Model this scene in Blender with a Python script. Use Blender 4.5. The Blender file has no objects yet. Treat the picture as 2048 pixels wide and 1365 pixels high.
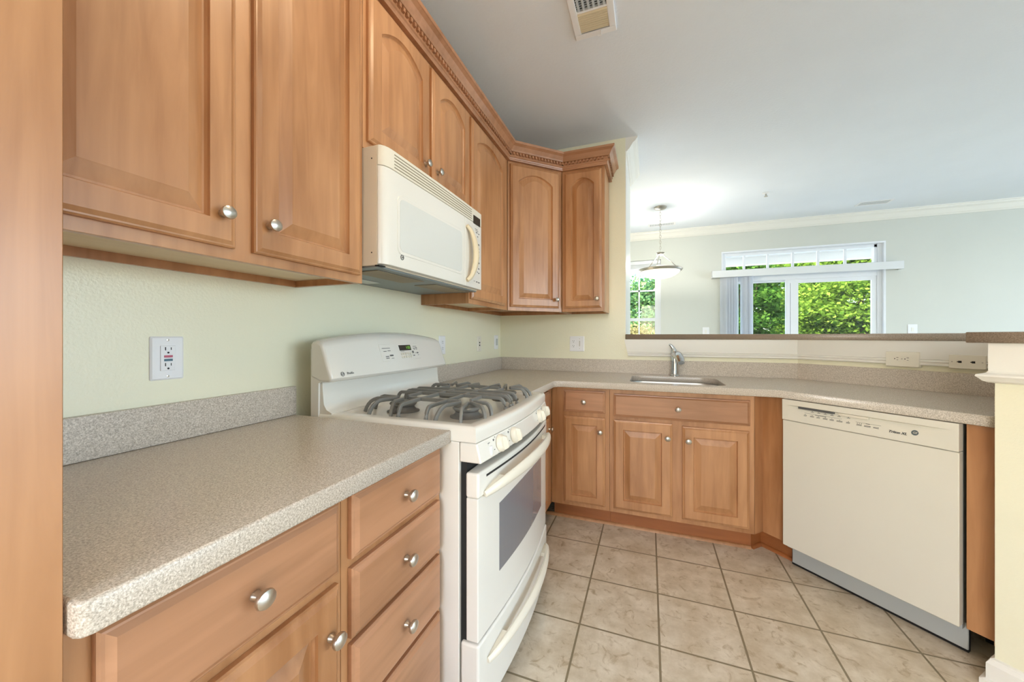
import bpy, bmesh, math, random
import numpy as np
from mathutils import Vector, Matrix

random.seed(7)
RNG = np.random.default_rng(11)
SC = bpy.context.scene
COL = SC.collection
PI = math.pi
R = math.radians

# ------------------------------------------------------------------ camera, sky, sun, lights, exposure
CAM_H = 1.195
cd = bpy.data.cameras.new('camera'); cam = bpy.data.objects.new('camera', cd); COL.objects.link(cam)
cd.sensor_width = 36.0; cd.lens = 735.0 / 2048.0 * 36.0
cd.shift_y = -9.5 / 2048.0
cd.clip_start = 0.02
cam.location = (0, 0, CAM_H); cam.rotation_euler = (R(90), 0, R(20.445))
SC.camera = cam

world = bpy.data.worlds.new('sky'); SC.world = world; world.use_nodes = True
wn = world.node_tree.nodes; wl = world.node_tree.links
bgn = wn['Background']
sky = wn.new('ShaderNodeTexSky'); sky.sky_type = 'NISHITA'; sky.sun_disc = False
sky.sun_elevation = R(48); sky.sun_rotation = R(200); sky.air_density = 1.0; sky.dust_density = 2.5
wl.new(sky.outputs['Color'], bgn.inputs['Color'])
bgn.inputs['Strength'].default_value = 1.4

def lamp(name, kind, loc, rot, energy, color, **kw):
    d = bpy.data.lights.new(name, kind); d.energy = energy; d.color = color
    for k, v in kw.items(): setattr(d, k, v)
    o = bpy.data.objects.new(name, d); COL.objects.link(o); o.location = loc; o.rotation_euler = rot
    return o
lamp('sun', 'SUN', (0, -4, 9), (R(44), 0, R(-28)), 9.0, (1.0, 0.95, 0.86), angle=R(1.0))
# daylight entering through the living-room windows in the right wall; the rear area light is added fill
lamp('daylight_right_window', 'AREA', (7.75, 1.3, 1.45), (R(90), 0, R(90)), 215.0, (0.72, 0.87, 1.0), shape='RECTANGLE', size=5.0, size_y=2.3)
lamp('rear_fill_light', 'AREA', (0.05, -2.44, 1.55), (R(90), 0, 0), 10.0, (1.0, 0.98, 0.94), shape='RECTANGLE', size=1.5, size_y=1.4)

vs = SC.view_settings
vs.view_transform = 'Standard'; vs.look = 'None'; vs.exposure = 0.12; vs.gamma = 1.0; vs.use_curve_mapping = False
SC.cycles.use_denoising = True
SC.cycles.max_bounces = 10; SC.cycles.diffuse_bounces = 6; SC.cycles.transparent_max_bounces = 12
SC.cycles.sample_clamp_indirect = 6.0
SC.cycles.caustics_reflective = False; SC.cycles.caustics_refractive = False

# ------------------------------------------------------------------ materials
def lin(c):
    return tuple((x / 255 / 12.92 if x / 255 <= 0.04045 else ((x / 255 + 0.055) / 1.055) ** 2.4) for x in c)
def new_mat(name):
    m = bpy.data.materials.new(name); m.use_nodes = True
    nt = m.node_tree
    return m, nt, nt.nodes['Principled BSDF']
def node(nt, t, **kw):
    n = nt.nodes.new(t)
    for k, v in kw.items(): setattr(n, k, v)
    return n
def simple(name, rgb, rough=0.5, metal=0.0, bump=None, coat=0.0, var=0.0, spec=0.5):
    m, nt, b = new_mat(name)
    c = lin(rgb)
    b.inputs['Roughness'].default_value = rough; b.inputs['Metallic'].default_value = metal
    b.inputs['Coat Weight'].default_value = coat; b.inputs['Coat Roughness'].default_value = 0.15
    b.inputs['Specular IOR Level'].default_value = spec
    tc = node(nt, 'ShaderNodeTexCoord')
    nz = node(nt, 'ShaderNodeTexNoise'); nz.inputs['Scale'].default_value = 3.0; nz.inputs['Detail'].default_value = 3.0
    nt.links.new(tc.outputs['Object'], nz.inputs['Vector'])
    rp = node(nt, 'ShaderNodeValToRGB')
    v = var if var else 0.012
    rp.color_ramp.elements[0].position = 0.3; rp.color_ramp.elements[1].position = 0.7
    rp.color_ramp.elements[0].color = tuple(x * (1 - v) for x in c) + (1,)
    rp.color_ramp.elements[1].color = tuple(min(1, x * (1 + v)) for x in c) + (1,)
    nt.links.new(nz.outputs['Fac'], rp.inputs['Fac']); nt.links.new(rp.outputs['Color'], b.inputs['Base Color'])
    if bump:
        sc_, st, dist = bump
        n2 = node(nt, 'ShaderNodeTexNoise'); n2.inputs['Scale'].default_value = sc_; n2.inputs['Detail'].default_value = 3.0
        n2.inputs['Roughness'].default_value = 0.6
        nt.links.new(tc.outputs['Object'], n2.inputs['Vector'])
        bp = node(nt, 'ShaderNodeBump'); bp.inputs['Strength'].default_value = st; bp.inputs['Distance'].default_value = dist
        nt.links.new(n2.outputs['Fac'], bp.inputs['Height']); nt.links.new(bp.outputs['Normal'], b.inputs['Normal'])
    return m
def wood(name, rgb, dark, vertical=True, rough=0.34, coat=0.25):
    m, nt, b = new_mat(name)
    tc = node(nt, 'ShaderNodeTexCoord'); oi = node(nt, 'ShaderNodeObjectInfo')
    add = node(nt, 'ShaderNodeVectorMath', operation='ADD')
    sc3 = node(nt, 'ShaderNodeVectorMath', operation='SCALE'); sc3.inputs[0].default_value = (13.0, 7.0, 9.0)
    nt.links.new(oi.outputs['Random'], sc3.inputs['Scale'])
    nt.links.new(tc.outputs['Object'], add.inputs[0]); nt.links.new(sc3.outputs[0], add.inputs[1])
    mp = node(nt, 'ShaderNodeMapping')
    mp.inputs['Scale'].default_value = (14, 14, 1.3) if vertical else (1.3, 14, 14)
    nt.links.new(add.outputs[0], mp.inputs['Vector'])
    n1 = node(nt, 'ShaderNodeTexNoise'); n1.inputs['Scale'].default_value = 2.2; n1.inputs['Detail'].default_value = 6; n1.inputs['Distortion'].default_value = 0.6
    nt.links.new(mp.outputs['Vector'], n1.inputs['Vector'])
    mp2 = node(nt, 'ShaderNodeMapping'); mp2.inputs['Scale'].default_value = (3.0, 3.0, 1.2) if vertical else (1.2, 3.0, 3.0)
    nt.links.new(add.outputs[0], mp2.inputs['Vector'])
    n2 = node(nt, 'ShaderNodeTexNoise'); n2.inputs['Scale'].default_value = 1.4; n2.inputs['Detail'].default_value = 3
    nt.links.new(mp2.outputs['Vector'], n2.inputs['Vector'])
    mix = node(nt, 'ShaderNodeMath', operation='ADD'); h1 = node(nt, 'ShaderNodeMath', operation='MULTIPLY'); h1.inputs[1].default_value = 0.42
    h2 = node(nt, 'ShaderNodeMath', operation='MULTIPLY'); h2.inputs[1].default_value = 0.58
    nt.links.new(n1.outputs['Fac'], h1.inputs[0]); nt.links.new(n2.outputs['Fac'], h2.inputs[0])
    nt.links.new(h1.outputs[0], mix.inputs[0]); nt.links.new(h2.outputs[0], mix.inputs[1])
    rp = node(nt, 'ShaderNodeValToRGB')
    rp.color_ramp.elements[0].position = 0.30; rp.color_ramp.elements[0].color = lin(dark) + (1,)
    rp.color_ramp.elements[1].position = 0.62; rp.color_ramp.elements[1].color = lin(rgb) + (1,)
    nt.links.new(mix.outputs[0], rp.inputs['Fac']); nt.links.new(rp.outputs['Color'], b.inputs['Base Color'])
    b.inputs['Roughness'].default_value = rough; b.inputs['Coat Weight'].default_value = coat; b.inputs['Coat Roughness'].default_value = 0.22
    return m
WOOD = wood('maple_vertical', (194, 143, 99), (148, 98, 58))
WOODH = wood('maple_horizontal', (180, 131, 97), (142, 98, 65), vertical=False)
WOOD_TOE = wood('maple_toe', (170, 104, 56), (140, 82, 42), vertical=False, rough=0.45)
VENEER = wood('pale_veneer', (226, 208, 178), (214, 194, 162), vertical=False, rough=0.5, coat=0.0)
BISQUE = simple('bisque_enamel', (226, 224, 217), 0.18, coat=0.3)
BISQUE_P = simple('bisque_plastic', (224, 218, 203), 0.32)
BISQUE_DW = simple('bisque_plastic_dishwasher', (219, 216, 203), 0.3)
GREY_TOE = simple('grey_painted_steel', (172, 176, 174), 0.45)
IRON = simple('grey_cast_iron', (116, 116, 112), 0.36, var=0.06)
BURNER = simple('burner_grey', (104, 102, 98), 0.45, var=0.08)
BLACK = simple('black_gap', (16, 16, 18), 0.6)
DARKGLASS = simple('display_glass', (44, 48, 46), 0.12)
OVENGLASS = simple('oven_glass', (116, 119, 126), 0.08, coat=0.4)
MWGLASS = simple('microwave_window', (214, 216, 212), 0.12, coat=0.3)
STEEL = simple('brushed_steel', (200, 203, 205), 0.34, metal=1.0, var=0.05)
NICKEL = simple('brushed_nickel', (196, 190, 180), 0.30, metal=1.0, var=0.04)
CHROME = simple('chrome', (214, 217, 220), 0.08, metal=1.0)
GALV = simple('galvanised_filter', (134, 142, 146), 0.45, metal=0.4, var=0.06)
WHITE_P = simple('white_plastic', (236, 237, 240), 0.32)
IVORY_P = simple('ivory_plastic', (232, 228, 214), 0.35)
TRIM = simple('white_trim_paint', (233, 232, 226), 0.38)
VINYL = simple('white_vinyl', (232, 236, 242), 0.4)
def vane_mat():
    m = bpy.data.materials.new('blind_vane'); m.use_nodes = True; nt = m.node_tree; nt.nodes.clear()
    out = node(nt, 'ShaderNodeOutputMaterial'); mx = node(nt, 'ShaderNodeMixShader'); tr = node(nt, 'ShaderNodeBsdfTranslucent'); df = node(nt, 'ShaderNodeBsdfDiffuse')
    for q in (tr, df): q.inputs['Color'].default_value = lin((240, 244, 250)) + (1,)
    mx.inputs['Fac'].default_value = 0.6
    nt.links.new(df.outputs[0], mx.inputs[1]); nt.links.new(tr.outputs[0], mx.inputs[2]); nt.links.new(mx.outputs[0], out.inputs['Surface'])
    return m
BLIND = vane_mat()
VALANCE = simple('valance_vinyl', (222, 226, 230), 0.45)
KWALL = simple('pale_yellow_wall', (236, 234, 210), 0.30, bump=(150.0, 0.3, 0.003))
DWALL = simple('grey_green_wall', (208, 211, 205), 0.6, bump=(90.0, 0.15, 0.003))
CEIL = simple('ceiling_white', (230, 236, 244), 0.7, bump=(70.0, 0.35, 0.004))
RED = simple('reset_red', (186, 84, 108), 0.4)
TEAL = simple('test_teal', (66, 104, 124), 0.4)
INK = simple('printed_ink', (92, 92, 92), 0.6)
INK_D = simple('printed_dark_ink', (44, 50, 52), 0.6)
TAN = simple('vent_tan', (226, 214, 186), 0.5)
TANP = simple('tan_plastic', (224, 208, 176), 0.35)
SOFFIT = simple('soffit_white', (244, 240, 236), 0.7)
BARK = simple('bark', (92, 76, 60), 0.9, var=0.2)
BOUNCE_GROUND = simple('pale_bounce_ground', (214, 208, 198), 0.9, var=0.1)  # unseen ground kept pale to bounce sunlight up to the soffit
CONC = simple('balcony_concrete', (214, 212, 206), 0.8, var=0.08)

def speckle(name, a, b_, c_, rough=0.3):
    m, nt, b = new_mat(name)
    tc = node(nt, 'ShaderNodeTexCoord')
    n1 = node(nt, 'ShaderNodeTexNoise'); n1.inputs['Scale'].default_value = 560; n1.inputs['Detail'].default_value = 2
    n2 = node(nt, 'ShaderNodeTexNoise'); n2.inputs['Scale'].default_value = 300; n2.inputs['Detail'].default_value = 2
    for n in (n1, n2): nt.links.new(tc.outputs['Object'], n.inputs['Vector'])
    mx = node(nt, 'ShaderNodeMath', operation='ADD'); ml = node(nt, 'ShaderNodeMath', operation='MULTIPLY'); ml.inputs[1].default_value = 0.5
    nt.links.new(n1.outputs['Fac'], mx.inputs[0]); nt.links.new(n2.outputs['Fac'], mx.inputs[1]); nt.links.new(mx.outputs[0], ml.inputs[0])
    rp = node(nt, 'ShaderNodeValToRGB'); e = rp.color_ramp.elements
    e[0].position = 0.36; e[0].color = lin(a) + (1,); e[1].position = 0.64; e[1].color = lin(c_) + (1,)
    k = e.new(0.5); k.color = lin(b_) + (1,)
    nt.links.new(ml.outputs[0], rp.inputs['Fac']); nt.links.new(rp.outputs['Color'], b.inputs['Base Color'])
    b.inputs['Roughness'].default_value = rough
    return m
COUNTER = speckle('solid_surface_grey', (160, 150, 138), (194, 184, 171), (224, 215, 204), 0.27)
BARTOP = speckle('solid_surface_brown', (122, 110, 98), (150, 136, 122), (172, 158, 143), 0.3)

TS, TX, TY = 0.30776, -0.5777, 2.1431
def tile_mat():
    m, nt, b = new_mat('beige_floor_tile')
    tc = node(nt, 'ShaderNodeTexCoord'); mp = node(nt, 'ShaderNodeMapping')
    mp.inputs['Location'].default_value = (-TX + TS * 40, -TY + TS * 40, 0)
    nt.links.new(tc.outputs['Object'], mp.inputs['Vector'])
    br = node(nt, 'ShaderNodeTexBrick'); br.offset = 0.0; br.squash = 1.0
    br.inputs['Scale'].default_value = 1.0; br.inputs['Brick Width'].default_value = TS; br.inputs['Row Height'].default_value = TS
    br.inputs['Mortar Size'].default_value = 0.0042; br.inputs['Mortar Smooth'].default_value = 0.15; br.inputs['Bias'].default_value = 0
    br.inputs['Color1'].default_value = (0.45, 0.45, 0.45, 1); br.inputs['Color2'].default_value = (0.55, 0.55, 0.55, 1)
    nt.links.new(mp.outputs['Vector'], br.inputs['Vector'])
    n1 = node(nt, 'ShaderNodeTexNoise'); n1.inputs['Scale'].default_value = 9; n1.inputs['Detail'].default_value = 8; n1.inputs['Roughness'].default_value = 0.68
    n2 = node(nt, 'ShaderNodeTexNoise'); n2.inputs['Scale'].default_value = 19; n2.inputs['Detail'].default_value = 8; n2.inputs['Distortion'].default_value = 1.2; n2.inputs['Roughness'].default_value = 0.6
    nt.links.new(tc.outputs['Object'], n1.inputs['Vector']); nt.links.new(tc.outputs['Object'], n2.inputs['Vector'])
    r1 = node(nt, 'ShaderNodeValToRGB'); e = r1.color_ramp.elements
    e[0].position = 0.30; e[0].color = lin((184, 168, 142)) + (1,); e[1].position = 0.68; e[1].color = lin((222, 212, 194)) + (1,)
    nt.links.new(n1.outputs['Fac'], r1.inputs['Fac'])
    r2 = node(nt, 'ShaderNodeValToRGB'); e = r2.color_ramp.elements
    e[0].position = 0.30; e[0].color = (0.64, 0.57, 0.47, 1); e[1].position = 0.45; e[1].color = (1, 1, 1, 1)
    nt.links.new(n2.outputs['Fac'], r2.inputs['Fac'])
    mu = node(nt, 'ShaderNodeMixRGB', blend_type='MULTIPLY'); mu.inputs['Fac'].default_value = 1.0
    nt.links.new(r1.outputs['Color'], mu.inputs['Color1']); nt.links.new(r2.outputs['Color'], mu.inputs['Color2'])
    mg = node(nt, 'ShaderNodeMixRGB'); mg.inputs['Color2'].default_value = lin((134, 122, 98)) + (1,)
    nt.links.new(br.outputs['Fac'], mg.inputs['Fac']); nt.links.new(mu.outputs['Color'], mg.inputs['Color1'])
    nt.links.new(mg.outputs['Color'], b.inputs['Base Color'])
    bp = node(nt, 'ShaderNodeBump'); bp.inputs['Strength'].default_value = 0.6; bp.inputs['Distance'].default_value = 0.003; bp.invert = True
    nt.links.new(br.outputs['Fac'], bp.inputs['Height']); nt.links.new(bp.outputs['Normal'], b.inputs['Normal'])
    b.inputs['Roughness'].default_value = 0.38
    return m
TILE = tile_mat()

def glass_mat(name, tint, refl=0.02):
    m = bpy.data.materials.new(name); m.use_nodes = True; nt = m.node_tree; nt.nodes.clear()
    out = node(nt, 'ShaderNodeOutputMaterial'); mx = node(nt, 'ShaderNodeMixShader'); tr = node(nt, 'ShaderNodeBsdfTransparent'); gl = node(nt, 'ShaderNodeBsdfGlossy')
    tr.inputs['Color'].default_value = tint + (1,); gl.inputs['Roughness'].default_value = 0.02
    mx.inputs['Fac'].default_value = refl
    nt.links.new(tr.outputs[0], mx.inputs[1]); nt.links.new(gl.outputs[0], mx.inputs[2]); nt.links.new(mx.outputs[0], out.inputs['Surface'])
    return m
PANE = glass_mat('window_glass', (0.96, 0.98, 0.97))
def screen_mat():
    m = bpy.data.materials.new('insect_screen'); m.use_nodes = True; nt = m.node_tree; nt.nodes.clear()
    out = node(nt, 'ShaderNodeOutputMaterial'); tr = node(nt, 'ShaderNodeBsdfTransparent'); tr.inputs['Color'].default_value = (0.80, 0.82, 0.80, 1)
    nt.links.new(tr.outputs[0], out.inputs['Surface'])
    return m
SCREEN = screen_mat()
def glow(name, rgb, strength, base=(250, 246, 236)):
    m, nt, b = new_mat(name)
    b.inputs['Base Color'].default_value = lin(base) + (1,); b.inputs['Roughness'].default_value = 0.3
    b.inputs['Emission Color'].default_value = lin(rgb) + (1,); b.inputs['Emission Strength'].default_value = strength
    return m
DOME = glow('lit_lamp_dome', (255, 226, 188), 23.0)
BOWL = glow('lit_pendant_bowl', (255, 244, 226), 0.75)
DIGITS = glow('green_digits', (150, 235, 90), 0.6, (60, 90, 40))
def leaf_mat(name, dark, light):
    m, nt, b = new_mat(name)
    out = nt.nodes['Material Output']
    ge = node(nt, 'ShaderNodeNewGeometry')
    rp = node(nt, 'ShaderNodeValToRGB')
    rp.color_ramp.elements[0].color = lin(dark) + (1,); rp.color_ramp.elements[1].color = lin(light) + (1,)
    nt.links.new(ge.outputs['Random Per Island'], rp.inputs['Fac'])
    df = node(nt, 'ShaderNodeBsdfDiffuse'); tl = node(nt, 'ShaderNodeBsdfTranslucent'); mx = node(nt, 'ShaderNodeMixShader'); mx.inputs['Fac'].default_value = 0.45
    nt.links.new(rp.outputs['Color'], df.inputs['Color']); nt.links.new(rp.outputs['Color'], tl.inputs['Color'])
    nt.links.new(df.outputs[0], mx.inputs[1]); nt.links.new(tl.outputs[0], mx.inputs[2]); nt.links.new(mx.outputs[0], out.inputs['Surface'])
    return m
LEAF_A = leaf_mat('maple_leaves', (60, 96, 24), (150, 178, 70))
LEAF_B = leaf_mat('dark_leaves', (46, 84, 32), (112, 152, 62))
LEAF_C = leaf_mat('blue_green_leaves', (48, 98, 70), (128, 164, 96))
LEAF_D = leaf_mat('dry_hedge_leaves', (112, 104, 70), (186, 176, 116))

# ------------------------------------------------------------------ mesh helpers
class MB:
    def __init__(s): s.v = []; s.f = []
    def add(s, vs, fs):
        n = len(s.v); s.v += [tuple(p) for p in vs]; s.f += [tuple(i + n for i in f) for f in fs]; return s
    def box(s, x0, x1, y0, y1, z0, z1):
        return s.add([(x0, y0, z0), (x1, y0, z0), (x1, y1, z0), (x0, y1, z0), (x0, y0, z1), (x1, y0, z1), (x1, y1, z1), (x0, y1, z1)],
                     [(0, 3, 2, 1), (4, 5, 6, 7), (0, 1, 5, 4), (1, 2, 6, 5), (2, 3, 7, 6), (3, 0, 4, 7)])
    def prism(s, poly, z0, z1):
        n = len(poly)
        return s.add([(x, y, z0) for x, y in poly] + [(x, y, z1) for x, y in poly],
                     [tuple(range(n))[::-1], tuple(range(n, 2 * n))] + [(i, (i + 1) % n, n + (i + 1) % n, n + i) for i in range(n)])
    def loops(s, ls, cap0=True, cap1=True, closed=True):
        n = len(ls[0]); base = len(s.v); fs = []
        for a in range(len(ls) - 1):
            for i in range(n if closed else n - 1):
                j = (i + 1) % n
                fs.append((a * n + i, a * n + j, (a + 1) * n + j, (a + 1) * n + i))
        if cap0: fs.append(tuple(range(n))[::-1])
        if cap1: fs.append(tuple((len(ls) - 1) * n + i for i in range(n)))
        return s.add([p for l in ls for p in l], fs)
    def lathe(s, prof, axis='z', n=20, org=(0, 0, 0), sx=1.0, sy=1.0):
        ls = []
        for r, h in prof:
            l = []
            for i in range(n):
                t = 2 * PI * i / n; a, b = r * math.cos(t) * sx, r * math.sin(t) * sy
                if axis == 'z': p = (org[0] + a, org[1] + b, org[2] + h)
                elif axis == 'y': p = (org[0] + a, org[1] + h, org[2] + b)
                else: p = (org[0] + h, org[1] + a, org[2] + b)
                l.append(p)
            ls.append(l)
        return s.loops(ls)
    def tube(s, pts, r, n=8, ry=None, cyclic=False, upv=None):
        pts = [Vector(p) for p in pts]; ls = []
        for i, p in enumerate(pts):
            a = pts[i - 1] if (i > 0 or cyclic) else p; b = pts[(i + 1) % len(pts)] if (i < len(pts) - 1 or cyclic) else p
            d = (b - a).normalized()
            up = Vector(upv) if upv else (Vector((0, 0, 1)) if abs(d.z) < 0.95 else Vector((1, 0, 0)))
            u = d.cross(up).normalized(); w = u.cross(d).normalized()
            rr = r[i] if isinstance(r, (list, tuple)) else r
            q = rr if ry is None else (ry[i] if isinstance(ry, (list, tuple)) else ry)
            ls.append([p + u * rr * math.cos(2 * PI * k / n) + w * q * math.sin(2 * PI * k / n) for k in range(n)])
        if cyclic: ls.append(ls[0]); return s.loops(ls, False, False)
        return s.loops(ls)
    def bar(s, pts, w, h):
        pts = [Vector(p) for p in pts]; ls = []
        for i, p in enumerate(pts):
            a = pts[max(0, i - 1)]; b = pts[min(len(pts) - 1, i + 1)]; d = (b - a).normalized()
            up = Vector((0, 0, 1)) if abs(d.z) < 0.97 else Vector((0, 1, 0))
            u = d.cross(up).normalized(); v = u.cross(d).normalized()
            ls.append([p - u * w / 2 - v * h / 2, p + u * w / 2 - v * h / 2, p + u * w / 2 + v * h / 2, p - u * w / 2 + v * h / 2])
        return s.loops(ls)
    def build(s, name, mat, parent=None, bev=0.0, seg=2, smooth=False, loc=None, fix=True):
        me = bpy.data.meshes.new(name); me.from_pydata(s.v, [], s.f); me.update()
        if fix:
            bm = bmesh.new(); bm.from_mesh(me); bmesh.ops.recalc_face_normals(bm, faces=bm.faces); bm.to_mesh(me); bm.free()
        o = bpy.data.objects.new(name, me); COL.objects.link(o); me.materials.append(mat)
        if parent: o.parent = parent
        if loc: o.location = loc
        if bev:
            b = o.modifiers.new('bevel', 'BEVEL'); b.width = bev; b.segments = seg; b.limit_method = 'ANGLE'; b.angle_limit = R(35)
            for p in me.polygons: p.use_smooth = True
            o.modifiers.new('wn', 'WEIGHTED_NORMAL').keep_sharp = True
        elif smooth:
            me.set_sharp_from_angle(angle=R(40)) if hasattr(me, 'set_sharp_from_angle') else None
            for p in me.polygons: p.use_smooth = True
        return o
def box(name, mat, parent, x0, x1, y0, y1, z0, z1, bev=0.0, seg=2): return MB().box(x0, x1, y0, y1, z0, z1).build(name, mat, parent, bev, seg)
def tag(o, label=None, cat=None, group=None, kind=None):
    if label: o['label'] = label
    if cat: o['category'] = cat
    if group: o['group'] = group
    if kind: o['kind'] = kind
    return o
def thing(name, label, cat, loc=(0, 0, 0), rotz=0.0, group=None):
    o = bpy.data.objects.new(name, None); COL.objects.link(o); o.empty_display_size = 0.1
    o.location = loc; o.rotation_euler = (0, 0, rotz)
    return tag(o, label, cat, group)
def struct(o): o['kind'] = 'structure'; return o
def text(body, size, mat, parent, loc, rot, name='lettering', bold=0.0, shear=0.0, align='CENTER', sx=1.0):
    cu = bpy.data.curves.new(name, 'FONT'); cu.body = body; cu.size = size; cu.extrude = 0.0003; cu.offset = bold; cu.shear = shear
    cu.align_x = align; cu.align_y = 'CENTER'; cu.resolution_u = 3
    t = bpy.data.objects.new('tmp', cu); COL.objects.link(t)
    bpy.context.view_layer.update()
    me = bpy.data.meshes.new_from_object(t.evaluated_get(bpy.context.evaluated_depsgraph_get()))
    COL.objects.unlink(t); bpy.data.objects.remove(t)
    me.name = name; me.materials.clear(); me.materials.append(mat)
    o = bpy.data.objects.new(name, me); COL.objects.link(o); o.parent = parent; o.location = loc; o.rotation_euler = rot; o.scale = (sx, 1, 1)
    return o
def flat_curve(splines, z0, z1, bevel):
    """a slab from closed 2-D outlines; the second and later outlines are holes"""
    cu = bpy.data.curves.new('slab', 'CURVE'); cu.dimensions = '2D'; cu.fill_mode = 'BOTH'
    cu.extrude = (z1 - z0) / 2 - bevel; cu.bevel_depth = bevel; cu.bevel_resolution = 1; cu.offset = -bevel
    for pts in splines:
        sp = cu.splines.new('POLY'); sp.points.add(len(pts) - 1); sp.use_cyclic_u = True
        for q, (x, y) in zip(sp.points, pts): q.co = (x, y, 0, 1)
    t = bpy.data.objects.new('tmp', cu); COL.objects.link(t); t.location = (0, 0, (z0 + z1) / 2)
    bpy.context.view_layer.update()
    me = bpy.data.meshes.new_from_object(t.evaluated_get(bpy.context.evaluated_depsgraph_get()))
    me.transform(Matrix.Translation((0, 0, (z0 + z1) / 2)))
    COL.objects.unlink(t); bpy.data.objects.remove(t)
    me.materials.clear()
    return me
def sweep(path, prof, closed_prof=True, side=1):
    """profile (out, z) swept along a 2-D path with mitred corners; out points to the right of travel when side = 1"""
    P = [Vector(p) for p in path]; ls = []
    for i, p in enumerate(P):
        ns = []
        if i > 0: d = (P[i] - P[i - 1]).normalized(); ns.append(Vector((d.y, -d.x)) * side)
        if i < len(P) - 1: d = (P[i + 1] - P[i]).normalized(); ns.append(Vector((d.y, -d.x)) * side)
        if len(ns) == 2:
            m = (ns[0] + ns[1]).normalized(); m = m / max(0.2, m.dot(ns[0]))
        else: m = ns[0]
        ls.append([(p.x + m.x * o, p.y + m.y * o, z) for o, z in prof])
    mb = MB(); mb.loops(ls, True, True); return mb
def round_rect(x0, x1, y0, y1, r, n=6):
    rr = r if isinstance(r, (list, tuple)) else (r, r, r, r); pts = []
    for (cx, cy, a0, q) in ((x0, y0, PI, rr[0]), (x1, y0, 1.5 * PI, rr[1]), (x1, y1, 0, rr[2]), (x0, y1, 0.5 * PI, rr[3])):
        sx = 1 if cx == x0 else -1; sy = 1 if cy == y0 else -1
        for k in range(n + 1):
            a = a0 + 0.5 * PI * k / n
            pts.append((cx + sx * q + q * math.cos(a), cy + sy * q + q * math.sin(a)))
    return pts

# ------------------------------------------------------------------ layout constants
XA, YB, CZ, YF = -1.205, 2.945, 2.72, 5.79          # left wall face, sink wall face, ceiling, far wall face
S7 = math.sqrt(0.5)
OX, OY = 0.635, 2.28                                   # where the angled run starts (worktop edge corner)
def dia(s, w): return (OX + S7 * (s + w), OY + S7 * (w - s))
R45 = -PI / 4

# ------------------------------------------------------------------ room shell
struct(box('floor', TILE, None, -1.9, 7.7, -2.4, YF + 0.15, -0.12, 0.0))
struct(box('ceiling', CEIL, None, -1.9, 7.7, -2.4, YF + 0.15, CZ, CZ + 0.25))
struct(box('wall_left', KWALL, None, XA - 0.14, XA, -2.4, YB, 0, CZ))
struct(MB().box(XA - 0.14, -0.17, YB, 3.65, 0, CZ).build('wall_sink', KWALL, None))
inner = dia(0.707, 0.675); cor = (OX + OY + math.sqrt(2) * 0.675 - YB, YB); corb = (OX + OY + math.sqrt(2) * 0.795 - (YB + 0.12), YB + 0.12)
pony = [(-0.17, YB), cor, inner, dia(0.707, -0.04), dia(1.02, -0.04), dia(1.02, 0.795), corb, (-0.17, YB + 0.12)]
struct(MB().prism(pony, 0, 1.1715).build('wall_bar', KWALL, None))
struct(box('wall_dining_left', DWALL, None, -1.9, -1.76, 3.65, YF, 0, CZ))
struct(MB().box(XA - 0.14, -0.75, -2.4, -2.26, 0, CZ).box(0.85, 0.9, -2.4, -2.26, 0, CZ).box(-0.75, 0.85, -2.4, -2.26, 0, 0.8).box(-0.75, 0.85, -2.4, -2.26, 2.3, CZ).build('wall_rear', KWALL, None))  # opening made up to let in the added rear fill light
struct(box('wall_rear_living', DWALL, None, 0.9, 7.7, -2.4, -2.26, 0, CZ))
struct(MB().box(7.56, 7.7, -2.26, -1.3, 0, CZ).box(7.56, 7.7, 3.9, YF, 0, CZ).box(7.56, 7.7, -1.3, 3.9, 0, 0.3).box(7.56, 7.7, -1.3, 3.9, 2.6, CZ).build('wall_right', DWALL, None))
# far wall with the openings of the window and of the sliding door
WX0, WX1, WZ0, WZ1 = -0.80, 0.164, 0.70, 2.32
SX0, SX1, SZ1 = 0.942, 2.702, 2.36
fw = MB()
fw.box(-1.9, WX0, YF, YF + 0.15, 0, CZ).box(WX0, WX1, YF, YF + 0.15, 0, WZ0).box(WX0, WX1, YF, YF + 0.15, WZ1, CZ)
fw.box(WX1, SX0, YF, YF + 0.15, 0, CZ).box(SX0, SX1, YF, YF + 0.15, SZ1, CZ).box(SX1, 7.7, YF, YF + 0.15, 0, CZ)
struct(fw.build('wall_far', DWALL, None))
# crown mouldings of the dining room
crown_p = [(0, 0), (0, -0.105), (0.012, -0.105), (0.018, -0.095), (0.03, -0.085), (0.055, -0.045), (0.075, -0.03), (0.08, -0.018), (0.088, -0.012), (0.088, 0)]
cp = [(o, CZ + z) for o, z in crown_p]
struct(sweep([(-1.76, YF), (7.56, YF)], cp).build('trim_1', TRIM, None))
struct(sweep([(-0.17, YB + 0.002), (-0.17, 3.65)], cp).build('trim_2', TRIM, None))
# white face on the end of the sink wall where the bar opening begins
struct(box('trim_3', TRIM, None, -0.1699, -0.166, YB + 0.001, 3.649, 1.21, CZ - 0.10))
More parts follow.
